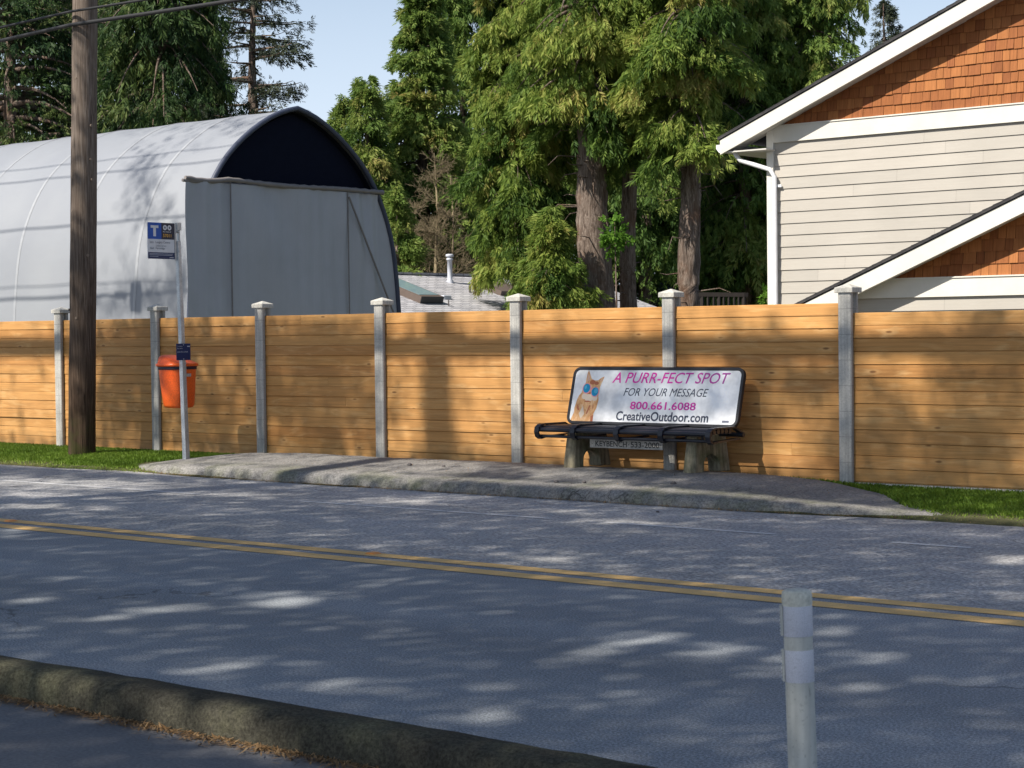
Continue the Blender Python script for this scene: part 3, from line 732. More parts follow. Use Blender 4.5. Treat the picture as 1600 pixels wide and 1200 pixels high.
mb.box((XS-.03, yb, z0-.01), (XS+.012, yb+.03, z1+.01)); mb.box((XS-.03, yb+.03, z1-.09), (XS+.03, yb+.10, z1+.012)); mb.box((XS-.028, yb+.07, z0+.12), (XS+.012, yb+.092, z1-.09))
for z in (z1-.11, z0+.11): mb.tube([(XS-.05, yb+.05, z), (XS+.05, yb+.05, z)], .014, 8)
mb.build('sign_bracket', M_GALV, stop)
# small notice
ps = SB+(ST-SB)*.485
XN = ps[0]+.045
n0 = fx(275.5, 537, XN); n1 = fx(298, 562.5, XN)
mb = MB(); mb.box((XN-.006, n0[1], n1[2]), (XN, n1[1], n0[2])); nb = mb.build('notice_plate', M_SNAVY, stop, bevel=.002)
mb = MB(); w_ = n1[1]-n0[1]; h_ = n0[2]-n1[2]
def ntext(s, u0, u1, v0, v1, bold=.01): text_mb(mb, s, (XN+.0012, n0[1]+u0*w_, n1[2]+v0*h_), (0, 1, 0), (0, 0, 1), (u1-u0)*w_, (v1-v0)*h_, 0, 0, 0, bold)
ntext('No stopping', .06, .42, .80, .87); ntext('Bus zone', .06, .42, .68, .75); ntext('604.953.3333', .06, .80, .46, .54)
mb.add([(XN+.0012, n0[1]+.76*w_, n1[2]+.80*h_), (XN+.0012, n0[1]+.95*w_, n1[2]+.80*h_), (XN+.0012, n0[1]+.95*w_, n1[2]+.86*h_), (XN+.0012, n0[1]+.76*w_, n1[2]+.86*h_)], [(0, 1, 2, 3)])
for v in (.93, .07): mb.add([(XN+.0015, n0[1]+.5*w_+.008*math.cos(t), n1[2]+v*h_+.008*math.sin(t)) for t in [6.283*i/8 for i in range(8)]], [list(range(8))])
mb.build('lettering', M_SGREY, nb)
# litter bin
BC = np.array([-18.93, 16.12]); zb0, zb1 = .80, 1.36
bt = thing('litter_bin', 'bright orange plastic litter bin with domed lid strapped to the bus stop pole', 'bin', (BC[0], BC[1], zb0))
def sring(cx, cy, hx, hy, z, n=36, e=3.2, tilt=0.):
    r = []
    for i in range(n):
        t = 2*math.pi*i/n; c, s = math.cos(t), math.sin(t)
        x = hx*math.copysign(abs(c)**(2/e), c); y = hy*math.copysign(abs(s)**(2/e), s)
        r.append((cx+x, cy+y, z+tilt*x))
    return r
mb = MB(); cx, cy = BC
mb.loft([sring(cx+.02, cy, .12, .13, zb0), sring(cx+.02, cy, .155, .165, zb0+.008), sring(cx+.018, cy, .172, .185, zb0+.04), sring(cx+.012, cy, .19, .20, zb0+.2), sring(cx, cy, .205, .215, zb0+.42), sring(cx, cy, .212, .222, zb1-.03), sring(cx, cy, .212, .222, zb1)])
for q in range(4):
    pass
mb.build('bin_body', M_ORANGE, bt)
mb = MB(); mb.loft([sring(cx, cy, .219, .229, zb1-.045), sring(cx, cy, .221, .231, zb1-.042), sring(cx, cy, .221, .231, zb1-.008), sring(cx, cy, .219, .229, zb1-.004)]); mb.build('strap', M_BAND, bt)
mb = MB(); mb.loft([sring(cx-.005, cy, .236, .246, zb1-.002), sring(cx-.005, cy, .243, .253, zb1+.005), sring(cx-.005, cy, .243, .253, zb1+.028), sring(cx-.005, cy, .222, .232, zb1+.042), sring(cx-.02, cy-.01, .195, .21, zb1+.075, tilt=-.10), sring(cx-.03, cy-.02, .17, .185, zb1+.105, tilt=-.18), sring(cx-.04, cy-.03, .13, .14, zb1+.125, tilt=-.2), sring(cx-.05, cy-.04, .06, .07, zb1+.134, tilt=-.2)])
mb.build('bin_lid', M_ORANGE, bt)
mb = MB(); mb.box((cx+.205, cy-.075, zb1-.30), (cx+.232, cy-.045, zb1+.05)); mb.box((cx+.205, cy-.06, zb1-.14), (cx+.25, cy+.02, zb1-.10)); mb.build('bin_bracket', M_GALV, bt)

# ================================================================== UTILITY POLES, CABLES
def util_pole(base, top, r0, r1, label, seed, vis=True):
    t = thing('utility_pole', label, 'utility pole', tuple(base), 'utility poles along the road'); g = np.random.RandomState(seed)
    mb = MB(); k = 40; n = 28; P = [base+(top-base)*i/k for i in range(k+1)]; P[0] = P[0]-np.array([0, 0, .2])
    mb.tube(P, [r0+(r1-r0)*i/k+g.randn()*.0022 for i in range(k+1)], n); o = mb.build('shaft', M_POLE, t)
    for v in o.data.vertices:
        a = math.atan2(v.co.y, v.co.x); s = 1+.018*math.sin(a*7+v.co.z*.6)*math.sin(v.co.z*1.1+a*2)
        v.co.x *= s; v.co.y *= s
    return t
pb = np.array([-21.12, 16.2, .1]); pt = pb+np.array([.56, 0, 13.5])
up1 = util_pole(pb, pt, .192, .150, 'tall weathered wooden utility pole standing in the grass by the fence', 4)
g = random.Random(3)
for i in range(16):
    mb = MB()
    z = g.uniform(.6, 6.2); a = rad(g.uniform(-170, 20)); r = .192-.0035*z+.002
    c = pb+(pt-pb)*(z/13.5); p = c+np.array([math.cos(a)*r, math.sin(a)*r, 0])
    mb.tube([p-np.array([math.cos(a), math.sin(a), 0])*.01, p+np.array([math.cos(a), math.sin(a), 0])*g.uniform(.004, .012)], g.uniform(.012, .022), 8); mb.build('knot', M_KNOT, up1)
def cable(y, z, sag, r, label, x0=-62., x1=19., name='overhead_cable', drop=0.):
    p = pb+(pt-pb)*((z-pb[2])/13.5); pts = []
    for xa, xb in (((x0, p[0]), (p[0], x1)) if z < 7 else ((x0, p[0]),)):
        for i in range(25):
            u = i/24; x = xa+(xb-xa)*u
            if xa == p[0] and i == 0: continue
            pts.append((x, y, z-sag*4*u*(1-u)))
    mb = MB(); mb.tube(pts, r, 8); o = mb.build(name, M_CABLE); tag(o, label, 'cable', 'overhead cables'); return o
cable(15.98, 6.12, .25, .028, 'thick black overhead cable leaving the wooden pole, lower of the pair at top left')
cable(15.96, 6.30, .22, .018, 'thinner black overhead cable just above the thick one at top left')
cable(16.0, 9.10, .12, .022, 'lowest of the high overhead cables on the pole, out of frame')
cable(16.0, 9.36, .12, .010, 'thin second high overhead cable on the pole, out of frame')
cable(16.0, 10.85, .2, .017, 'third high overhead cable on the pole, out of frame')
cable(15.9, 12.65, .2, .016, 'fourth high overhead cable on the pole, out of frame')
cable(16.0, 13.15, .2, .013, 'topmost overhead cable on the pole, out of frame')
mb = MB(); sx = -28.85
mb.tube([(sx-.35, 16, 9.02), (sx+.0, 16, 9.0)], .05, 10); mb.box((sx+.12, 15.85, 8.78), (sx+.42, 16.1, 9.16)); mb.tube([(sx+.55, 16, 9.02), (sx+.72, 16, 9.03)], .045, 10)
mb.tube([(sx-.35, 16, 9.02), (sx+.72, 16, 9.03)], .018, 6)
tag(mb.build('cable_splice_box', M_CABLE, None, .02), 'black splice box hanging on an overhead cable, out of frame', 'splice box')
# cables across the street that shade the fence
def wire2(y, za, zb, r, label):
    mb = MB(); pts = [(-60+100*i/30, y, za+(zb-za)*i/30-.10*math.sin(math.pi*i/30)) for i in range(31)]
    mb.tube(pts, r, 8); tag(mb.build('overhead_cable', M_CABLE), label, 'cable', 'overhead cables')
wire2(9.2, 10.44, 9.98, .075, 'thick bundled cable above the road casting a long shadow on the boards')
wire2(9.4, 9.96, 9.93, .06, 'second cable above the road shading the fence beneath the bundled one')

# ================================================================== ROAD DETAILS
for (px, py, w) in ((583, 866, .10), (17, 815, .10)):
    p = gz(px, py, .0); mb = MB()
    x, y = p[0], p[1]; a, b, h = .055, .048, .018
    mb.add([(x-a, y-b, .004), (x+a, y-b, .004), (x+a, y+b, .004), (x-a, y+b, .004), (x-a*.5, y-b*.75, h), (x+a*.5, y-b*.75, h), (x+a*.5, y+b*.75, h), (x-a*.5, y+b*.75, h)],
           [(4, 5, 6, 7), (0, 1, 5, 4), (1, 2, 6, 5), (2, 3, 7, 6), (3, 0, 4, 7)])
    o = mb.build('road_stud', flat('amber_stud', (.75, .28, .05), .3), None, .003)
    tag(o, 'amber raised road stud between the yellow lines near the middle of the photo' if px > 100 else 'amber raised road stud on the yellow lines at the left edge', 'road stud', 'road studs')
stones = [(640, 717, .03, 'dark pine cone on the platform left of the shadow of the trunk'), (693, 719, .022, 'small dark cone on the platform below the fence panel with the trunk shadow'), (869, 736, .026, 'small dark cone just left of the left bench leg'), (913, 737, .02, 'small cone under the arch of the left bench leg'), (1052, 741, .03, 'dark clump beside the right bench leg'), (1027, 757, .016, 'tiny dark cone in front of the bench')]
for i, (px, py, r, lab) in enumerate(stones):
    p = gz(px, py, .27); p[2] = ground_z(p[0], min(p[1], 17.0))
    mb = MB(); g = random.Random(i)
    mb.loft([[(p[0]+math.cos(6.283*j/10)*r*s*(1+.25*g.random()), min(p[1], 17.0)+math.sin(6.283*j/10)*r*.8*s*(1+.25*g.random()), p[2]+h*r) for j in range(10)] for s, h in ((.7, -.2), (1., .2), (.9, .6), (.5, .95))])
    tag(mb.build('pine_cone', M_DPIPE), lab, 'cone', 'cones fallen on the platform')

# ================================================================== DELINEATOR POST
db = np.array([-2.824, 4.868, .0]); dt = np.array([-2.852, 4.866, .952])
del_ = thing('delineator_post', 'grey plastic delineator post with two reflective bands in the right foreground', 'bollard', tuple(db))
ax = (dt-db)/np.linalg.norm(dt-db); R0 = .0445
mb = MB(); mb.lathe([(R0*1.02, -.02), (R0*1.02, .1), (R0, .4), (R0*.985, .915)], db, 32, axis=ax); mb.build('post_tube', M_DELIN, del_)
mb = MB(); mb.lathe([(R0*1.02, .905), (R0*1.045, .91), (R0*1.045, .935), (R0*1.0, .948), (R0*.8, .953), (R0*.3, .951)], db, 32, axis=ax); mb.build('post_cap', M_DCAP, del_)
for z0_, z1_, rr in ((.812, .905, 1.035), (.672, .770, 1.02)):
    mb = MB(); mb.lathe([(R0*rr*.99, z0_), (R0*rr, z0_+.002), (R0*rr, z1_-.002), (R0*rr*.99, z1_)], db, 40, axis=ax)
    bnd = mb.build('reflective_band', M_REFL, del_)
    mb = MB(); a_ = rad(197)
    for q, (da, rr2) in enumerate(((0, 1.03), )):
        ca_ = np.cross(ax, (0, 1, .001)); ca_ /= np.linalg.norm(ca_); cb_ = np.cross(ax, ca_)
        ang = math.atan2(-.60, -.80)
        d_ = np.array([math.cos(ang), math.sin(ang), 0]); t_ = np.array([-math.sin(ang), math.cos(ang), 0])
        c_ = db+ax*z0_+d_*R0*rr*1.0
        mb.prism([c_-t_*.012, c_+t_*.012, c_+t_*.012+d_*.006, c_-t_*.012+d_*.006], ax*(z1_-z0_))
        for i in range(9):
            p_ = c_+t_*-.006+d_*.0065+ax*((i+.5)/9*(z1_-z0_)); mb.tube([p_, p_+d_*.002], .0018, 6, mi=1)
    mb.build('band_seam', [M_DELIN, M_SWHITE], bnd)

# ================================================================== TENT
XT = -25.5
tent = thing('fabric_shelter', 'large white arched fabric storage shelter with a grey curtained end, behind the fence', 'tent', (XT-8, 24.8, 0))
half = [(2.86, -.2), (2.84, 1.2), (2.80, 2.26), (2.68, 3.39), (2.54, 3.91), (2.38, 4.27), (2.18, 4.66), (1.86, 5.09), (1.34, 5.53), (.83, 5.85), (.40, 6.05), (.12, 6.12), (0, 6.13)]
YC = 24.80
def resample(pts, n):
    P = np.array(pts); d = np.r_[0, np.cumsum(np.linalg.norm(np.diff(P, axis=0), axis=1))]
    t = np.linspace(0, d[-1], n); return np.stack([np.interp(t, d, P[:, 0]), np.interp(t, d, P[:, 1])], 1)
hp = resample(half, 30)
for _ in range(2): hp[1:-1] = (hp[:-2]+2*hp[1:-1]+hp[2:])/4
prof = [(YC-a, b) for a, b in hp]+[(YC+a, b) for a, b in hp[::-1][1:]]
BAY = 2.05; NB = 10
mb = MB(); vs = []; n = len(prof); xs = []
BE = [XT, XT-1.55]+[XT-1.55-1.855*i for i in range(1, NB)]
for b0, b1 in zip(BE[:-1], BE[1:]):
    for u in np.linspace(0, 1, 9)[:-1]: xs.append((b0+(b1-b0)*u, u))
xs.append((BE[-1], 0.))
for x, u in xs:
    s = math.sin(math.pi*u)
    for (y, z) in prof:
        f = 1-.006*s*min(1., max(0., z/3.))
        vs.append((x, YC+(y-YC)*f, z*(1-.003*s) if z > 1 else z))
mb.add(vs, [(i*n+j, i*n+j+1, (i+1)*n+j+1, (i+1)*n+j) for i in range(len(xs)-1) for j in range(n-1)], 0, True)
cv = mb.build('cover', M_TENT, tent)
mb = MB()
for bay in range(1, NB):
    x = BE[bay]; vv_ = [(x+dx_, YC+(y-YC)*1.0012, z*1.0008) for dx_ in (-.035, .035) for y, z in prof]
    mb.add(vv_, [(j, j+1, n+j+1, n+j) for j in range(n-1)], 0, True)
mb.build('seams', M_TSEAM, cv)
mb = MB(); mb.tube([(XT+.02, YC+(y-YC)*1.0, z) for y, z in prof], .05, 10); mb.build('arch_hoop', M_TEDGE, tent)
# dark gable opening: near-black sheet and lining paint the unlit interior
mb = MB(); mb.add([(XT-.16, YC+(y-YC)*.985, z*.985) for y, z in prof], [list(range(n))]); mb.build('interior_shade_sheet', M_TDARK, tent)
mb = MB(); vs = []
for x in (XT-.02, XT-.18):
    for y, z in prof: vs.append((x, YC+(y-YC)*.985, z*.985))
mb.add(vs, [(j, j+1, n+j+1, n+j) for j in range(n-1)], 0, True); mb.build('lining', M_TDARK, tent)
# end membrane (right strip) and curtain with folds
HZ = 4.60
low = [(y, z) for y, z in prof if z < HZ]
L_ = [p for p in low if p[0] < YC]; R_ = [p for p in low if p[0] > YC]
yr = float(np.interp(HZ, [p[1] for p in R_[::-1]], [p[0] for p in R_[::-1]])); yl = float(np.interp(HZ, [p[1] for p in L_], [p[0] for p in L_]))
mb = MB(); mb.add([(XT+.01, y, z) for y, z in L_]+[(XT+.01, yl, HZ), (XT+.01, yr, HZ)]+[(XT+.01, y, z) for y, z in R_], [list(range(len(low)+2))]); mb.build('end_membrane', M_CURT, tent)
mb = MB(); vs = []; ys_ = np.linspace(21.86, 26.95, 150); zs = np.linspace(-.1, HZ-.03, 26)
for y in ys_:
    for z in zs:
        u = (z/HZ)
        amp = .026*np.interp(y, [22, 22.9, 23.2, 25.6, 26.2, 27], [1.2, .8, .3, .4, 1., .8])
        d = amp*math.sin(y*17+.8*math.sin(y*3))*(.5+.5*u)+.022*math.sin(y*5+z*2.2)*u*u+.03*math.sin((y-23)*2.3+z*1.3)*math.sin(z*.9)
        vs.append((XT+.11+d, y, z))
nz_ = len(zs)
mb.add(vs, [(i*nz_+j, (i+1)*nz_+j, (i+1)*nz_+j+1, i*nz_+j+1) for i in range(len(ys_)-1) for j in range(nz_-1)], 0, True)
cu = mb.build('curtain', M_CURT, tent)
mb = MB()
for y in (22.93, 26.02): mb = MB(); mb.tube([(XT+.15, y, -.1), (XT+.15, y, HZ)], .013, 8); mb.build('curtain_post', M_TBAR, tent)
mb = MB(); mb.tube([(XT+.18, 26.02, HZ-.12), (XT+.19, 27.25, 2.2)], .02, 6); mb.build('guy_rope', M_TBAR, tent)
mb = MB(); pts = []
for i in range(41):
    u = i/40; y = 21.86+(27.05-21.86)*u
    pts.append((XT+.13, y, HZ+.02+.03*math.sin(u*9)*(1-u)-.05*math.sin(min(1, u/.2)*math.pi)*(u < .2)))
mb.tube(pts, [.035+.018*abs(math.sin(i*1.7)) for i in range(41)], 8); mb.tube([(XT+.13, 21.8, HZ-.03), (XT+.13, 22.2, HZ-.035)], .03, 8)
mb.build('curtain_roll', M_TBAR, tent)

# ================================================================== HOUSE
house = thing('gabled_house', 'beige lap sided house with white trim and cedar shingle gables, right behind the fence', 'house', (-9, 25, 0))
OV = .30
def lap(mb, X0, X1, z0, z1, Y, ex=.175, seed=0):
    g = random.Random(seed); z = z1
    while z > z0:
        b = max(z-ex, z0); x = X0
        while x < X1:
            L = g.uniform(2.2, 3.7) if x > X0 else g.uniform(.8, 3.6)
            e = min(x+L, X1)
            mb.add([(x+.001, Y-.019, b), (e-.001, Y-.019, b), (e-.001, Y-.004, z), (x+.001, Y-.004, z), (x+.001, Y, b), (e-.001, Y, b)], [(0, 1, 2, 3), (4, 5, 1, 0)])
            x = e
        z = b
def shingles(mb, X0, X1, z0, z1, Y, row, wmin, wmax, seed):
    g = random.Random(seed); z = z0
    while z < z1:
        x = X0-g.uniform(0, .1)
        while x < X1:
            w = g.uniform(wmin, wmax); o = g.uniform(-.006, .006); t = g.uniform(.014, .022)
            mb.add([(x+.003, Y-t-.006, z+o), (x+w-.003, Y-t-.006, z+o), (x+w-.003, Y-.004, z+row*1.15), (x+.003, Y-.004, z+row*1.15), (x+.003, Y, z+o), (x+w-.003, Y, z+o), (x+w-.003, Y, z+row), (x+.003, Y, z+row)],
                   [(0, 1, 2, 3), (4, 5, 1, 0), (0, 3, 7, 4), (1, 5, 6, 2)])
            x += w
        z += row
def cut(o, co, no):
    bm = bmesh.new(); bm.from_mesh(o.data)
    b = Vector(co)-base_of(o.parent)
    bmesh.ops.bisect_plane(bm, geom=bm.verts[:]+bm.edges[:]+bm.faces[:], plane_co=b, plane_no=no, clear_outer=True)
    bm.to_mesh(o.data); bm.free()
def gable(Y, Xc, XR, zbase, eave, slope, band, srow, sw, seed, depth, zfloor, xend):
    """eave=(X,z) lower end of rake's lower edge"""
    ex, ez = eave
    def zr(x): return ez+slope*(x-ex)               # lower edge of the rake
    RB = .205/math.cos(math.atan(slope))
    ms = MB(); lap(ms, Xc, XR, zbase, band[0], Y, .175, seed); s = ms.build('lap_siding', M_SIDING, house)
    cut(s, (ex, Y, zr(ex)+.1), (-slope, 0, 1))
    ms = MB(); shingles(ms, Xc, XR, band[1]+.012, zr(XR)+.3, Y-.0, srow, sw[0], sw[1], seed); s = ms.build('shingle_gable', M_SHING, house)
    cut(s, (ex, Y, zr(ex)+.1), (-slope, 0, 1))
    # sheathing behind
    ms = MB(); xa = Xc+.01
    ms.prism([(xa, Y+.001, zfloor), (XR, Y+.001, zfloor), (XR, Y+.001, zr(XR)+.1), (xa, Y+.001, zr(xa)+.1)], (0, .15, 0)); ms.build('sheathing', M_UNDERLAY, house)
    # frieze band, with a thin drip cap
    ms = MB(); xb = max(Xc-.0, ex+(band[0]-ez)/slope-.25)
    ms.box((xb, Y-.045, band[0]), (XR, Y-.002, band[1])); ms.box((xb, Y-.06, band[1]), (XR, Y-.002, band[1]+.018))
    o = ms.build('frieze_board', M_TRIM, house, bevel=.004); 
    md = o.modifiers[0]; o.modifiers.remove(md); cut(o, (ex, Y, zr(ex)+.06), (-slope, 0, 1))
    bm = bmesh.new(); bm.from_mesh(o.data); bmesh.ops.holes_fill(bm, edges=[e for e in bm.edges if e.is_boundary]); bm.to_mesh(o.data); bm.free()
    # rake board
    ms = MB(); y0 = Y-OV-.03
    ms.prism([(ex, y0, ez), (XR, y0, zr(XR)), (XR, y0, zr(XR)+RB), (ex, y0, ez+RB)], (0, .035, 0)); ms.build('rake_board', M_TRIM, house, bevel=.003)
    # soffit under the overhang
    ms = MB(); ms.prism([(ex+.02, y0+.036, ez+.05), (XR, y0+.036, zr(XR)+.05), (XR, y0+.036, zr(XR)+.09), (ex+.02, y0+.036, ez+.09)], (0, OV+.05, 0)); ms.build('soffit', M_SOFFIT, house)
    # roof slab with shingle edge
    ms = MB(); k = 0
    ms.prism([(ex-.03, y0-.02, ez+RB+.003), (XR, y0-.02, zr(XR)+RB+.003), (XR, y0-.02, zr(XR)+RB+.045), (ex-.03, y0-.02, ez+RB+.045)], (0, depth, 0))
    x = ex-.03
    while x < XR:
        z = zr(x)+RB+.045; L = .14
        ms.add([(x, y0-.022, z), (x+L, y0-.022, z+slope*L), (x+L, y0-.022, z+slope*L+.004), (x, y0-.022, z+.014), (x, y0-.022+depth, z), (x+L, y0-.022+depth, z+slope*L), (x+L, y0-.022+depth, z+slope*L+.004), (x, y0-.022+depth, z+.014)],
               [(0, 1, 2, 3), (3, 2, 6, 7), (0, 3, 7, 4)]); x += L
    ms.build('roof', M_ROOFD, house)
    return zr, RB
yU = 24.0; yL = 21.8
e0 = fy(1125, 242, yU-OV-.03); e1 = fy(1437, 66, yU-OV-.03); slU = (e1[2]-e0[2])/(e1[0]-e0[0])
cU = fy(1205, 400, yU)[0]
zrU, RBU = gable(yU, cU, -3.5, .0, (e0[0], e0[2]), slU, (fy(1400, 207, yU)[2], fy(1400, 181, yU)[2]), .152, (.10, .19), 5, 9., 0., -3.5)
e0L = fy(1240, 508, yL-OV-.03); eh = fy(1600, 332, yL-OV-.03); el = fy(1318, 470, yL-OV-.03); slL = (eh[2]-el[2])/(eh[0]-el[0])
exL = -13.2
zrL, RBL = gable(yL, exL+.55, -3.5, .0, (exL, el[2]+slL*(exL-el[0])), slL, (fy(1500, 463, yL)[2], fy(1500, 434, yL)[2]), .155, (.10, .19), 9, 3.0, 0., -3.5)
# corner trim, body side wall, eave fascia, gutter, downspout
mb = MB(); mb.box((cU-.04, yU-.05, 0), (cU+.075, yU-.002, zrU(cU)+.1)); mb.box((cU-.04, yU-.002, 0), (cU-.005, yU+.1, zrU(cU)+.1)); mb.build('corner_trim', M_TRIM, house, bevel=.004)
mb = MB(); mb.box((cU-.004, yU+.10, 0), (cU+.1, yU+8.5, zrU(cU)+.08)); mb.build('side_wall', M_SIDING, house)
mb = MB(); mb.box((exL+.55, yL+.15, 0), (exL+.65, yU-.05, zrL(exL+.55)+.02)); mb.build('garage_side_wall', M_SIDING, house)
ex, ez = e0[0], e0[2]
mb = MB(); mb.box((ex+.015, yU-OV+.01, ez+.03), (ex+.05, yU+8.5, ez+.18)); mb.build('fascia', M_TRIM, house)
mb = MB(); mb.box((ex+.05, yU+.0, ez+.025), (cU, yU+8.5, ez+.045)); mb.box((ex+.05, yU-OV+.01, ez+.028), (cU+.1, yU, ez+.048)); mb.build('eave_soffit', M_SOFFIT, house)
mb = MB(); mb.prism([(ex+.013, yU-OV+.02, ez+.16), (ex-.10, yU-OV+.02, ez+.16), (ex-.10, yU-OV+.02, ez+.10), (ex-.05, yU-OV+.02, ez+.04), (ex+.013, yU-OV+.02, ez+.04)], (0, 8.5, 0)); mb.build('gutter', M_GUT, house)
d0 = fy(1147, 236, yU-.16); d1 = fy(1154, 250, yU-.16); d2 = fy(1203, 265, yU-.10); d3 = fy(1210, 276, yU-.09)
mb = MB(); pth = [d0, d0+(d1-d0)*.6, d1+(d2-d1)*.06, d2, d3, np.array([d3[0]+.01, d3[1], .3])]
mb.tube(pth, .042, 10, sx=1., sy=.85); mb.build('downspout', M_GUT, house)
mb = MB(); mb.box((d3[0]-.05, yU-.06, d3[2]-.16), (d3[0]+.10, yU-.045, d3[2]-.12)); mb.build('downspout_strap', M_GUT, house)

# ================================================================== NEIGHBOUR BUILDINGS BEHIND THE FENCE
ra = fd(600, 431, 47); rb = fd(815, 434, 47); s_roof = .33
rx = (ra[0]+rb[0])/2; rz = ra[2]
nh = thing('low_house', 'low house with a pale grey shingle roof and skylight between tent and cedars', 'house', (rx, 35, 0))
X0 = rx-1.9; X1 = rx+4.5; Y0, Y1 = 29.5, 41.
mb = MB(); mb.prism([(rx, Y0, rz), (X1, Y0, rz-s_roof*(X1-rx)), (X1, Y0, rz-s_roof*(X1-rx)-.12), (rx, Y0, rz-.12)], (0, Y1-Y0, 0)); mb.build('roof', M_ROOFG, nh)
mb = MB(); mb.prism([(rx-.001, Y0, rz), (rx-4, Y0, rz-s_roof*4), (rx-4, Y0, rz-s_roof*4-.12), (rx-.001, Y0, rz-.12)], (0, Y1-Y0, 0)); mb.build('far_roof', M_ROOFG, nh)
mb = MB(); mb.box((rx-.12, Y0-.01, rz-.02), (rx+.12, Y1+.01, rz+.035)); mb.build('ridge_cap', M_ROOFG, nh)
mb = MB(); mb.box((rx-3.6, Y0+.4, 0), (X1-.4, Y1-.4, rz-s_roof*(X1-rx)-.05)); mb.build('wall', M_SIDING, nh)
def on_roof(px, py):
    d = ray(px, py); nn = np.array([s_roof, 0, 1.]); p0 = np.array([rx, 0, rz]); t = np.dot(p0-CC, nn)/np.dot(d, nn); return CC+d*t
def slabon(c00, c10, c11, c01, h):  # raised quad frame on roof
    up_ = np.array([s_roof, 0, 1.])/math.hypot(s_roof, 1)*h
    return [c00, c10, c11, c01], up_
q00 = on_roof(655, 472); q01 = on_roof(678, 472); q10 = on_roof(624, 458)
dn = np.array([1, 0, -s_roof])/math.hypot(1, s_roof)
Ln = abs((q00-q10)@dn); wd = 1.05
q00 = on_roof(656, 474); a_ = q00; b_ = q00+np.array([0, wd, 0])*0.75; c_ = b_-dn*1.75; d_ = a_-dn*1.75
P4, upv = slabon(a_, b_, c_, d_, .17)
skl = MB(); skl.prism(P4, upv); skl = skl.build('skylight', M_SKYF, nh)
mb = MB(); ce = (a_+b_+c_+d_)/4
mb.prism([ce+(p-ce)*.86+upv*1.01 for p in P4], upv*.04); mb.build('pane', M_SKYG, skl)
mb = MB(); mb.prism([a_+dn*.006-upv*.0, b_+dn*.006, b_+dn*.006+upv*.98, a_+dn*.006+upv*.98], dn*.01); mb.build('end_flashing', M_SKYE, skl)
pv = on_roof(703, 441)
sc = 2850./np.dot(pv-CC, CW)
mb = MB(); mb.lathe([(.085, -.1), (.1, .0), (.062, .07), (.062, 34/sc), (.085, 34.5/sc), (.085, 37/sc), (.062, 37.5/sc), (.062, 39/sc), (.10, 40/sc), (.10, 43/sc), (.07, 44/sc)], pv, 16); mb.build('vent_pipe', M_PIPE, nh)
for px, py, h, r in ((734, 457, 11, .026), (701, 478, 8, .016)):
    p = on_roof(px, py); mb = MB(); mb.lathe([(r, -.05), (r, h/sc), (r*.8, h/sc+.01)], p, 10); mb.build('plumbing_vent', M_DPIPE, nh)
p = on_roof(695, 466); mb = MB(); mb.box((p[0]-.1, p[1]-.14, p[2]-.05), (p[0]+.1, p[1]+.14, p[2]+.07)); mb.build('roof_vent', M_PIPE, nh, bevel=.02)
p = on_roof(782, 462); mb = MB(); P4, upv2 = slabon(p, p+np.array([0, 1.1, 0]), p+np.array([0, 1.1, 0])-dn*.9, p-dn*.9, .12); mb.prism(P4, upv2); mb.build('second_skylight', M_SKYF, nh)
w = fd(786, 434, 49); mb = MB(); mb.tube([(w[0], w[1], 0), (w[0], w[1], fd(786, 401, 49)[2])], .045, 10); mb.lathe([(.055, 0), (.06, .03), (.02, .05)], (w[0], w[1], fd(786, 401, 49)[2]), 10)
tag(mb.build('white_pole', M_GUT, None, 0, (w[0], w[1], 0)), 'slim white pole rising behind the pale grey roof beside the cedars', 'pole')
# second roof on the right, trellis
a = fd(1085, 432, 56); b = fd(1300, 432, 56)
gh = thing('grey_roofed_house', 'house with a blue-grey shingle roof half hidden behind the trellis and cedars', 'house', (a[0]+2, a[1]+4, 0))
mb = MB(); x0, x1 = a[0]-3, b[0]+3; ya = a[1]-2.5
mb.prism([(x0, ya, 1.3), (x0, ya+5.5, a[2]+.1), (x0, ya+5.5, a[2]-.05), (x0, ya, 1.15)], (x1-x0, 0, 0)); mb.build('roof', M_ROOFB, gh)
mb = MB(); mb.box((x0+.4, ya+.4, 0), (x1-.4, ya+9, 1.2)); mb.build('wall', M_SIDING, gh)
p = fd(1175.5, 452, 52.5); mb = MB(); mb.tube([p-(0, 0, .15), p+(0, 0, .30)], .028, 8); mb.build('vent_pipe', M_GUT, gh)
tr = thing('timber_trellis', 'dark timber trellis under the hanging cedar boughs left of the beige house', 'trellis', tuple(np.r_[fd(1125, 470, 40)[:2], 0]))
q0 = fd(1092, 459, 40); q1 = fd(1163, 459.5, 40)
dv = q1-q0
mb = MB(); mb.prism([q0-(0, 0, .06), q1-(0, 0, .06), q1+(0, 0, .03), q0+(0, 0, .03)], (.05, .08, 0)); mb.build('top_rail', M_TRELL, tr)
for u in (.05, .18, .31, .42, .53, .64, .76, .86, .965):
    p = q0+dv*u; r = .035 if u in (.05, .965, .42) else .018
    mb = MB(); mb.box((p[0]-r, p[1]+.01, .0), (p[0]+r, p[1]+.06, p[2]-.06)); mb.build('upright', M_TRELL, tr)

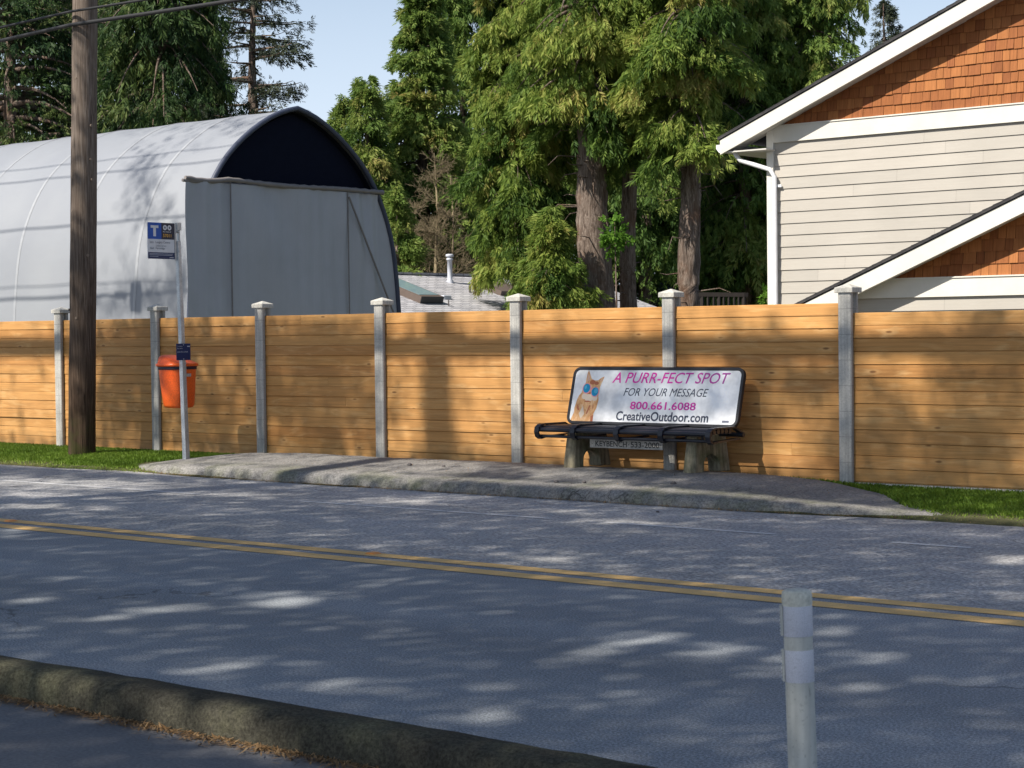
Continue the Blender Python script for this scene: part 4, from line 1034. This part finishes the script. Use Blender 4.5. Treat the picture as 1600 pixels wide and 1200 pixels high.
# ================================================================== TREES
def unit(v): return v/np.maximum(np.linalg.norm(v, axis=-1, keepdims=True), 1e-9)
def sprays(C, A, size, K, g, wid=.16, ang=.65, flat_=.5):
    """C centres (n,3), A hanging axis (n,3), size (n,) -> quads (n*K,4,3)"""
    n = len(C); A = unit(A); B = unit(np.cross(A, g.randn(n, 3))); Cn = np.cross(A, B)
    fr = np.linspace(0, .8, K)[None, :]+g.rand(n, K)*.08
    side = np.where(np.arange(K) % 2 == 0, 1., -1.)[None, :]*(.5+.6*g.rand(n, K))
    side[:, -1] *= .15
    P0 = C[:, None]+A[:, None]*(fr*size[:, None])[..., None]
    D = unit(A[:, None]*math.cos(ang)+B[:, None]*(side*math.sin(ang))[..., None]+Cn[:, None]*(g.randn(n, K)*.25)[..., None])
    L = size[:, None]*(.62-.32*fr)*(.75+.5*g.rand(n, K))
    Wv = unit(np.cross(D, Cn[:, None]+g.randn(n, K, 3)*flat_))*(L*wid)[..., None]
    mid = P0+D*(L*.45)[..., None]
    V = np.stack([P0, mid+Wv, P0+D*L[..., None], mid-Wv], 2)
    return V.reshape(-1, 4, 3)
def conifer(name, label, cat_, base, H, zc, R, nb, per, mat, seed, size=(.3, .5), K=11, droop=.75, sag=.35, rise=.1, trunk_r=.25, group='conifers beyond the fence', lean=(0, 0), shape=None, wid=.16, tone_c=.45, tone_v=.16, jit=.22, face=None, limbs=True, tip=.0, inner=.2, hang=.35):
    g = np.random.RandomState(seed); base = np.array([base[0], base[1], 0.])
    t = thing(name, label, cat_, tuple(base), group)
    def axis(z): return base+np.stack([lean[0]*z/H, lean[1]*z/H, z], -1) if np.isscalar(z) else base[None]+np.stack([lean[0]*z/H, lean[1]*z/H, z], -1)
    mb = MB(); zz_ = np.linspace(-.2, H*.97, 60)
    g2 = random.Random(seed)
    mb.tube([axis(float(z))+np.array([.03*math.sin(z*1.3+seed), .03*math.cos(z*1.1), 0]) for z in zz_], [trunk_r*(1+.35*math.exp(-z*1.2))*max(.06, (1-z/H)**.75)*(1+.05*g2.uniform(-1, 1)) for z in zz_], 26)
    Cs, As, Sz, Tn = [], [], [], []
    for b in range(nb):
        dr = min(.95, max(.1, droop+g.randn()*.16)); bs = g.uniform(.65, 1.35)
        u = g.rand()**.9; z = zc+(H-zc)*u
        Rz = R*(shape(u) if shape else (1-u)**.65*(.55+.45*min(1, u*6+.35)))+.15
        L = Rz*g.uniform(.65, 1.12)
        az = g.rand()*6.283
        if face is not None and g.rand() < face[1]:
            az = face[0]+g.randn()*.8
        d = np.array([math.cos(az), math.sin(az), 0]); s = sag*g.uniform(.6, 1.5); rs = rise*g.uniform(.2, 1.8)
        k = max(4, int(per*PERS*(.35+.65*L/R)))
        tt = 1-(1-inner)*g.rand(k)**1.5
        lat = g.randn(k)*jit*L*(.35+.65*tt)
        perp = np.array([-d[1], d[0], 0])
        zc_ = rs*tt-s*tt**2+tip*tt**4
        P = axis(float(z))[None]+d[None]*(L*tt)[:, None]+perp[None]*lat[:, None]+np.stack([0*tt, 0*tt, L*zc_-abs(lat)*.25+g.randn(k)*.05-hang*g.rand(k)**2*(.3+.7*tt)], 1)
        Cs.append(P)
        out = d[None]*.9+perp[None]*(np.sign(lat)*.5)[:, None]
        As.append(out*(1-dr)+np.array([[0, 0, -dr]])+g.randn(k, 3)*.22)
        Sz.append(g.uniform(size[0], size[1], k)*SZS*bs)
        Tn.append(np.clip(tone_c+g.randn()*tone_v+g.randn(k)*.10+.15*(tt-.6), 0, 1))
        if limbs and L > .5:
            ts = np.linspace(0, .92, 6)
            mb.tube([axis(float(z))+d*L*q+np.array([0, 0, L*(rs*q-s*q*q+tip*q**4)]) for q in ts], [max(.008, .045*trunk_r/.25*(1-q)*min(1.4, L/1.5)) for q in ts], 5, caps=False)
    for q_ in range(26 if trunk_r > .2 else 6):
        z = g.uniform(1.8, max(2.2, zc+1.)); az = g.rand()*6.283; L = g.uniform(.15, .7); d = np.array([math.cos(az), math.sin(az), 0]); p = axis(float(z))
        mb.tube([p, p+d*(L*.6+trunk_r)+np.array([0, 0, g.uniform(-.1, .1)]), p+d*(L+trunk_r)+np.array([0, 0, g.uniform(-.3, .1)])], [.02, .012, .005], 4, caps=False)
    V_ = np.array(mb.v[:60*26]); ang_ = np.tile(np.arange(26)*2*math.pi/26, 60); zz2 = V_[:, 2]; cen = np.repeat(V_.reshape(60, 26, 3).mean(1), 26, 0)
    rg = 1+.05*np.sin(ang_*9+1.5*np.sin(zz2*2.1)+seed)*np.sin(zz2*3.7+ang_*2)+.04*np.sin(ang_*5+zz2*1.3)+.02*g.randn(len(ang_))
    V_[:, :2] = cen[:, :2]+(V_[:, :2]-cen[:, :2])*rg[:, None]; mb.v[:60*26] = [tuple(p) for p in V_]
    mb.build('trunk', M_BARK, t)
    C = np.concatenate(Cs); A = np.concatenate(As); Z_ = np.concatenate(Sz); T = np.concatenate(Tn)
    V = sprays(C, A, Z_, K, g, wid*.82)
    quads_mesh('crown', V, mat, t, np.repeat(T, K))
    return t
def at(px, Z):
    p = fd(px, 500, Z); return (p[0], p[1])
def zat(py, Z, px=800): return fd(px, py, Z)[2]
cone = lambda u: (1-u)**.8*min(1., .55+u*3)
col = lambda u: (1-u)**.35*min(1., .6+u*2)
FACE = (-math.pi/2+.55, .35)     # a share of branches points at the road
T = conifer
PERS, SZS = 1.9, .72
# left group
T('fir_tree', 'dense dark fir at the left edge behind the tent', 'tree', at(25, 50), 13.5, 2.0, 4.3, 190, 50, L_DARK, 1, (.28, .5), 8, .55, .3, .1, .35, shape=col, tone_c=.5, tone_v=.26)
T('fir_tree', 'dark fir filling the space behind the wooden utility pole', 'tree', at(118, 56), 14.5, 2.0, 4., 150, 46, L_DARK, 2, (.3, .5), 8, .55, .3, .1, .35, shape=col, tone_c=.5, tone_v=.26)
T('hemlock_tree', 'deep green drooping hemlock above the middle of the tent roof', 'tree', at(262, 46), 12., 2.0, 2.6, 190, 56, L_DARK, 3, (.3, .5), 9, .85, .75, .15, .3, shape=col, tone_c=.45, tone_v=.24, wid=.13, jit=.18)
T('fir_tree', 'dark fir standing between the hemlock and the utility pole, further back', 'tree', at(195, 62), 15, 2., 3.6, 130, 40, L_DARK, 4, (.35, .55), 8, .6, .4, .1, .3, shape=col, tone_c=.65, tone_v=.2)
T('spruce_tree', 'sparse spruce with upswept branch tips against the sky above the tent peak', 'tree', at(402, 52), 13., 1.5, 2.5, 150, 34, L_SPRUCE, 5, (.2, .36), 8, .35, .18, .06, .28, shape=lambda u: (1-u)**.4, tone_c=.4, tone_v=.2, wid=.15, jit=.13, tip=.2, inner=.08, hang=.25)
T('spruce_tree', 'smaller grey-green spruce low behind the tent peak', 'tree', at(470, 55), 8.0, 1.2, 2.0, 120, 34, L_SPRUCE, 6, (.2, .34), 8, .3, .15, .05, .2, tone_c=.5, wid=.14, jit=.14, tip=.15)
T('cedar_tree', 'small pointed cedar just right of the tent peak', 'tree', at(545, 51), zat(148, 51), .8, 1.7, 150, 40, L_CEDAR, 7, (.24, .4), 8, .55, .2, .35, .16, shape=cone, tone_v=.2)
T('cedar_tree', 'slim pointed cedar between the tent and the tall cone-shaped one', 'tree', at(578, 50), zat(112, 50), .8, 1.7, 180, 42, L_CEDAR, 8, (.24, .4), 8, .55, .2, .35, .18, shape=cone, tone_v=.2)
T('cedar_tree', 'tall cone-shaped green cedar centred behind the bare brown tree', 'tree', at(664, 52), 12.4, .8, 2.0, 300, 48, L_CEDAR, 9, (.26, .44), 12, .6, .25, .35, .25, shape=cone, tone_v=.2)
T('cedar_tree', 'bushy low cedar at the right side of the tent', 'tree', at(622, 46.5), zat(285, 46.5), .5, 1.0, 120, 38, L_CEDAR, 10, (.22, .36), 8, .5, .2, .3, .14, shape=cone, tone_c=.45)
# right group with trunks
T('cedar_tree', 'broad hanging yellow-green cedar left of the three bare trunks', 'tree', at(812, 44), 14, zat(415, 44), 1.32, 235, 62, L_CEDARY, 11, (.28, .48), 12, .85, .5, .15, .2, shape=col, face=FACE, wid=.13, tone_c=.42, tone_v=.24, jit=.18)
T('cedar_tree', 'thick leaning trunk of a tall cedar, leftmost of the three bare trunks', 'tree', at(940, 42), 16, zat(196, 42), 1.75, 150, 66, L_CEDARY, 12, (.28, .48), 12, .85, .5, .12, .46, shape=col, face=FACE, lean=(-.75, .0), wid=.13, tone_c=.45, tone_v=.24, jit=.17)
T('cedar_tree', 'slender middle trunk of a cedar with low hanging boughs', 'tree', at(984, 43), 15, zat(262, 43), 1.3, 130, 56, L_CEDARY, 13, (.28, .48), 12, .85, .55, .12, .23, shape=col, face=FACE, wid=.13, tone_c=.42, tone_v=.24, jit=.17)
T('cedar_tree', 'straight brown trunk of a cedar, rightmost of the three bare trunks', 'tree', at(1079, 41), 15, zat(225, 41), 1.6, 140, 60, L_CEDARY, 14, (.28, .48), 12, .8, .5, .15, .30, shape=col, face=FACE, wid=.13, tone_c=.5, tone_v=.26, jit=.17)
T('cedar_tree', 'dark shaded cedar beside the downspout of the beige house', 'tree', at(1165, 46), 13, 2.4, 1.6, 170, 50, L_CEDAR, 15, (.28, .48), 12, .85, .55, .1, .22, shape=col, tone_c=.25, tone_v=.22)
T('cedar_tree', 'tall hanging cedar behind the roof edge of the beige house', 'tree', at(1262, 47), 15, 2.4, 1.9, 190, 52, L_CEDAR, 16, (.28, .48), 12, .85, .55, .1, .28, shape=col, face=FACE, tone_c=.5, tone_v=.24)
T('fir_tree', 'distant grey-green fir just above the upper roof edge', 'tree', at(1385, 75), 15.5, 4, 2.6, 120, 40, L_SPRUCE, 17, (.3, .5), 8, .5, .3, .1, .25, shape=cone)
T('cedar_tree', 'low leafy cedar at the foot of the hanging yellow-green one', 'tree', at(862, 41), zat(325, 41), .3, 1.25, 130, 52, L_CEDARY, 18, (.28, .46), 12, .75, .45, .25, .14, shape=lambda u: (1-u)**.6*(.8+.35*math.sin(u*13)), tone_c=.5, tone_v=.24, jit=.3, wid=.13)
# dark back row
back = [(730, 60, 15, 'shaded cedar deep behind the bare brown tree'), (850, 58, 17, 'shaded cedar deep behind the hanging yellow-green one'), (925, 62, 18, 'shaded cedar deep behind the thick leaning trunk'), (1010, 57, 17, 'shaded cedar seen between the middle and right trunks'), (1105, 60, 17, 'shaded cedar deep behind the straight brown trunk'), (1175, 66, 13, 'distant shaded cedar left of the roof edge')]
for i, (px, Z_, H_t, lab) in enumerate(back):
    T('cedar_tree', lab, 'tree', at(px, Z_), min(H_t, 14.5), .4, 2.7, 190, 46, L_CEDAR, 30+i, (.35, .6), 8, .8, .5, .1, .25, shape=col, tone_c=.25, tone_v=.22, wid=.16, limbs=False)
T('fir_tree', 'dark fir far behind the tent roof and right of the hemlock', 'tree', at(330, 60), 12.5, 1., 2.3, 130, 40, L_DARK, 40, (.3, .5), 8, .6, .4, .1, .25, shape=cone, tone_c=.5)

# bare brown deciduous tree
def bare_tree(px, Z_, top_py, seed, label, n1=46):
    g = random.Random(seed); b = at(px, Z_); t = thing('bare_tree', label, 'tree', (b[0], b[1], 0), 'bare trees behind the low house')
    H = zat(top_py, Z_); mt = MB(); mc = []
    path = [np.array([b[0]+.05*math.sin(i), b[1], H*i/10]) for i in range(11)]
    mt.tube(path, [.065*(1-i/11)+.008 for i in range(11)], 8); mt.build('trunk', M_TWIG, t)
    tw = MB()
    for i in range(n1):
        z = H*g.uniform(.15, .97); p = np.array([b[0], b[1], z]); az = g.uniform(0, 6.283); L = g.uniform(.5, 1.5)*(1.15-z/H)
        d = np.array([math.cos(az), math.sin(az), g.uniform(.3, 1.0)]); d /= np.linalg.norm(d)
        pts = [p+d*L*u+np.array([0, 0, .12*u*u*L]) for u in (0, .35, .7, 1)]
        tw.tube(pts, [.014, .011, .008, .004], 4, caps=False)
        for q in range(11):
            u = g.uniform(.2, 1); p2 = p+d*L*u; d2 = d*.5+np.array([g.gauss(0, 1), g.gauss(0, 1), g.gauss(.3, .7)])*.55; d2 /= np.linalg.norm(d2); l2 = g.uniform(.15, .5)
            tw.tube([p2, p2+d2*l2*.5, p2+d2*l2+np.array([0, 0, .04])], [.007, .0055, .004], 3, caps=False)
            for w_ in range(4):
                p3 = p2+d2*l2*g.uniform(.3, 1); d3 = d2*.5+np.array([g.gauss(0, 1), g.gauss(0, 1), g.gauss(.2, .8)])*.6; d3 /= np.linalg.norm(d3)
                tw.tube([p3, p3+d3*g.uniform(.08, .22)], [.005, .003], 3, caps=False)
    tw.build('twigs', M_TWIG, t)
bare_tree(683, 48.5, 238, 5, 'taller bare brown tree behind the pale grey roof')
bare_tree(708, 48.2, 275, 6, 'shorter bare brown tree with a pale trunk right of the taller one', 34)
bare_tree(652, 49, 315, 8, 'low bare brown shrub behind the skylight of the pale roof', 34)
# leafy sapling and shrub
def leafy(px, Z_, py0, py1, r, n, seed, name, label, cat_, mat, ls=.10):
    g = np.random.RandomState(seed); b = at(px, Z_); t = thing(name, label, cat_, (b[0], b[1], 0)); z0, z1 = zat(py1, Z_), zat(py0, Z_)
    mb = MB(); mb.tube([(b[0], b[1], 0), (b[0]+.03, b[1], z0*.7), (b[0], b[1], z1-.1)], [.03, .022, .008], 7); mb.build('trunk', M_BARK, t)
    u = unit(g.randn(n, 3))*(g.rand(n)**.4)[:, None]
    C = np.array([b[0], b[1], (z0+z1)/2])+u*np.array([r, r, (z1-z0)/2]); C += .08*np.sin(C*9)
    A = u+np.array([0, 0, -.3])+g.randn(n, 3)*.3; V = sprays(C, A, g.uniform(ls*.8, ls*1.6, n), 5, g, .38, .8, .6)
    quads_mesh('crown', V, mat, t, np.repeat(np.clip(.5+.25*g.randn(n), 0, 1), 5))
leafy(962, 40.6, 342, 402, .26, 150, 3, 'maple_sapling', 'small bright green maple sapling against the thick leaning trunk', 'tree', L_MAPLE, .14)
leafy(1199, 30, 462, 500, .17, 150, 4, 'garden_shrub', 'small yellow-green shrub at the corner of the beige house', 'shrub', L_MAPLE, .08)

# ================================================================== TREES BEHIND THE CAMERA THAT SHADE THE ROAD
g = np.random.RandomState(77)
GB = [(40, 1082, 30, 16, .8, .22), (145, 1105, 45, 18, 1., .22), (275, 1134, 50, 18, 1., .22), (400, 1162, 80, 20, 1., .22),
  # light gaps on the ground, in photo pixels: cx, cy, rx, ry, amount, tilt
 (440, 942, 75, 9, 1., -.12), (432, 930, 55, 6, .9, -.1), (255, 953, 50, 6, 1., -.1), (190, 962, 85, 6, .85, -.1), (50, 982, 55, 9, .7, -.2), (345, 1043, 62, 8, 1., -.14), (525, 1072, 50, 7, .8, -.05), (620, 1080, 60, 8, .5, 0), (760, 1090, 28, 6, .7, -.1), (765, 1114, 40, 8, .9, -.15), (860, 1085, 40, 8, .5, -.2),
 (1010, 1000, 62, 8, 1., -.05), (930, 1021, 40, 8, .9, -.05), (1120, 1017, 50, 8, 1., -.12), (1205, 1040, 60, 14, .7, -.05), (1352, 1072, 40, 7, .9, .02), (1375, 1025, 60, 8, .8, 0), (1020, 1085, 60, 8, .5, -.1), (630, 908, 70, 5, .6, -.08), (50, 937, 40, 6, .8, -.12), (20, 832, 28, 8, .9, -.05), (1550, 905, 50, 18, .5, 0), (1060, 940, 40, 5, .3, 0), (1290, 990, 50, 6, .4, 0), (380, 905, 60, 5, .4, -.05), (100, 905, 60, 5, .4, 0), (1480, 1060, 50, 10, .4, 0),
 # far lane
 (120, 757, 220, 12, .9, .03), (60, 772, 120, 6, .8, .02), (50, 791, 60, 4, .9, .01), (330, 772, 150, 5, .8, .03), (420, 757, 130, 8, .7, .04), (150, 795, 40, 4, .8, 0), (620, 783, 90, 5, .8, .03), (700, 778, 60, 4, .7, 0), (330, 800, 80, 5, .4, 0), (890, 800, 90, 5, .7, .03), (970, 815, 100, 4, .8, .03), (860, 873, 55, 5, .8, .03), (985, 832, 45, 4, .7, 0), (1130, 812, 100, 4, .5, .02), (1190, 904, 60, 4, .6, -.03), (1380, 865, 60, 4, .6, 0), (1585, 875, 40, 9, .9, 0), (1590, 930, 30, 6, .6, 0), (1390, 930, 90, 5, .5, .02), (590, 855, 60, 3, .6, 0), (500, 835, 90, 4, .3, 0), (730, 865, 50, 3, .4, 0), (1490, 830, 60, 5, .3, 0),
 # verge and platform
 (60, 715, 90, 12, .85, 0), (215, 722, 60, 7, .8, 0), (480, 722, 200, 14, .95, .02), (300, 735, 60, 8, .8, 0), (680, 727, 120, 9, .9, .03), (860, 738, 80, 8, .9, .04), (950, 748, 70, 4, .85, .03), (560, 748, 90, 9, .6, 0), (1480, 790, 70, 8, .5, 0), (1030, 748, 40, 3, .5, 0),
]
FB = [  # shade on the fence in photo pixels: cx, cy, rx, ry, amount
 (200, 600, 45, 130, .6), (215, 540, 60, 25, .7), (185, 660, 30, 60, .65), (330, 600, 75, 140, .72), (500, 600, 88, 150, 1.), (425, 600, 40, 140, .9), (575, 640, 25, 100, .8), (682, 640, 26, 110, .85), (690, 700, 40, 30, .6), (790, 700, 30, 30, .3), (1190, 565, 45, 45, .8), (1260, 600, 70, 40, .95), (1220, 640, 40, 20, .6), (1295, 700, 30, 50, .6), (1322, 650, 20, 130, .8), (1480, 690, 140, 80, .92), (1560, 560, 60, 120, .85), (1500, 600, 60, 40, .7), (1380, 690, 50, 90, .9), (1370, 600, 35, 40, .6), (1440, 520, 40, 30, .35), (1090, 640, 60, 60, .3), (1280, 680, 40, 30, .5),
]
FBL = [(1440, 620, 22, 40, .8), (1400, 520, 60, 26, .6), (320, 580, 25, 60, .5), (150, 690, 70, 15, .5)]
TB = [(228, 295, 24, 58, .38), (290, 215, 40, 18, .16), (262, 330, 20, 30, .15), (232, 460, 60, 40, .38), (278, 440, 26, 70, .5), (180, 480, 50, 20, .3), (380, 200, 40, 16, .3)]
_lat = np.random.RandomState(9).rand(64, 64)*2-1
def vnoise(x, y, s):
    v = 0
    for k_, (f, w_) in enumerate(((.55, .65), (1.3, .35))):
        u = x*s*f+13.7*k_; w = y*s*f+5.1*k_
        i = np.floor(u).astype(int); j = np.floor(w).astype(int); fu = u-i; fw_ = w-j
        fu = fu*fu*(3-2*fu); fw_ = fw_*fw_*(3-2*fw_)
        L = lambda p, q: _lat[p % 64, q % 64]
        v = v+w_*((L(i, j)*(1-fu)+L(i+1, j)*fu)*(1-fw_)+(L(i, j+1)*(1-fu)+L(i+1, j+1)*fu)*fw_)
    return v
def blob(px, py, L, tilt=True):
    v = np.zeros_like(px)
    for e in L:
        cx, cy, rx, ry, a = e[:5]; ry = ry*(1.1 if len(e) > 5 else 1.); a = a if a > .75 or len(e) == 5 else a*.75; dx = px-cx; dy = py-cy-(e[5]*dx if len(e) > 5 else 0)
        v = np.maximum(v, a*np.exp(-((dx/rx)**4+(dy/ry)**4)**.7 if len(e) > 5 else -((dx/rx)**2+(dy/ry)**2)))
    return v
leaf_c = []; 
DENS = 900
def add(P, D, h0=11., h1=17.):
    keep = g.rand(len(P)) < D
    P = P[keep]; n = len(P); h = g.uniform(h0, h1, n)
    dz = h-P[:, 2]; s = dz/TAN
    leaf_c.append(np.stack([P[:, 0]-LDX*s, P[:, 1]-LDY*s, h], 1))
# ground
n = int(DENS*31*14.6); P = np.stack([g.uniform(-30, 1, n), g.uniform(2.6, 17.2, n), np.zeros(n)], 1)
P[:, 2] = np.where(P[:, 1] > 15.3, .2, 0)
px, py = project(P)
ly = 812+.0975*px
D = np.where(py > ly, 1., .86+.25*vnoise(P[:, 0]*.6, P[:, 1]*2.2, 1.1))
D = np.where((P[:, 1] > 15.1), np.where(px < 300, .12, np.where(px < 700, .35, np.where(px < 1370, .88, .4)))+.12*vnoise(P[:, 0], P[:, 1], 1.7), D)
D = np.where((P[:, 1] > 14.95) & (P[:, 1] < 15.5) & (px > 730) & (px < 1370), 1., D)
D = np.clip(D, 0, 1.)*(1-blob(px, py, GB))
add(P, D)
# fence face
n = int(DENS*.95*19.5*1.95); P = np.stack([g.uniform(-26.5, -6.5, n), np.full(n, FY-.03), g.uniform(.12, 2.05, n)], 1); px, py = project(P)
D = blob(px, py, FB)*(1-blob(px, py, FBL))+.04+.07*vnoise(P[:, 0], P[:, 2], 1.6)
ad_ = (px > 885) & (px < 1215) & (py > 585) & (py < 704)
D = np.where(ad_, 0, D)
add(P, np.clip(D, 0, 1.), 15., 23.)
nA = int(DENS*.95*3.3*1.2); PA = np.stack([g.uniform(-12.9, -9.6, nA), np.full(nA, FY-.03), g.uniform(.15, 1.35, nA)], 1); pxa, pya = project(PA)
add(PA, np.where((pxa > 885) & (pxa < 1215) & (pya > 585) & (pya < 704), .56, 0.), 18., 27.)
# behind the fence: shades the pole
n = int(DENS*3.4*4.7); P = np.stack([g.uniform(-22.4, -19.0, n), g.uniform(17.3, 22.0, n), np.zeros(n)], 1)
add(P, np.clip(.25+.3*vnoise(P[:, 0]*2, P[:, 1], 1.5), 0, .6))
# tent flank
n = int(DENS*1.1*16*4.6); P = np.stack([g.uniform(-40, -25.6, n), np.full(n, 22.2), g.uniform(1.4, 6., n)], 1)
P[:, 1] = 22.0+np.interp(P[:, 2], [3, 4.6, 5.3, 6.1], [0, .7, 1.3, 2.8]); px, py = project(P)
add(P, np.clip(blob(px, py, TB), 0, .8)*.8, 19., 27.)
LC = np.concatenate(leaf_c)
trunks = [(-18.95, 2.9, 21., 'tall broadleaf tree across the road casting a trunk shadow on the boards, out of frame'), (-27., -8., 21., 'broadleaf tree far left behind the camera, out of frame'), (-14.5, -10, 21., 'broadleaf tree behind the camera shading the near lane, out of frame'), (-6., -12., 21., 'broadleaf tree right behind the camera shading the delineator post, out of frame')]
TX = np.array([[t[0], t[1]] for t in trunks]); own = np.argmin(((LC[:, None, :2]-TX[None])**2).sum(2), 1)
for i, (x, y, H, lab) in enumerate(trunks):
    t = thing('shade_tree', lab, 'tree', (x, y, 0), 'broadleaf trees on the camera side of the road')
    mb = MB(); mb.tube([(x, y, -.2), (x, y, 4), (x+.1, y, 12), (x, y, H)], [.36, .3, .25, .17 if i == 0 else .05], 12)
    C = LC[own == i]; gg = np.random.RandomState(i)
    for q in range(18):
        if len(C) < 5: break
        c = C[gg.randint(len(C))]; z0_ = max(9., c[2]-3.5)
        # limbs stay inside the foliage
        mb.tube([(x, y, z0_), ((x+c[0])/2, (y+c[1])/2, (z0_+c[2])/2+.4), tuple(c)], [.07, .04, .012], 6, caps=False) if np.hypot(c[0]-x, c[1]-y) < 3.2 else None
    mb.build('trunk', M_BARK, t)
    n = len(C); a = unit(gg.randn(n, 3)); b = unit(np.cross(a, gg.randn(n, 3))); s = gg.uniform(.042, .086, n)[:, None]
    V = np.stack([C-a*s, C+b*s*.7, C+a*s, C-b*s*.7], 1)
    quads_mesh('crown', V, L_SHADE, t, gg.rand(n))
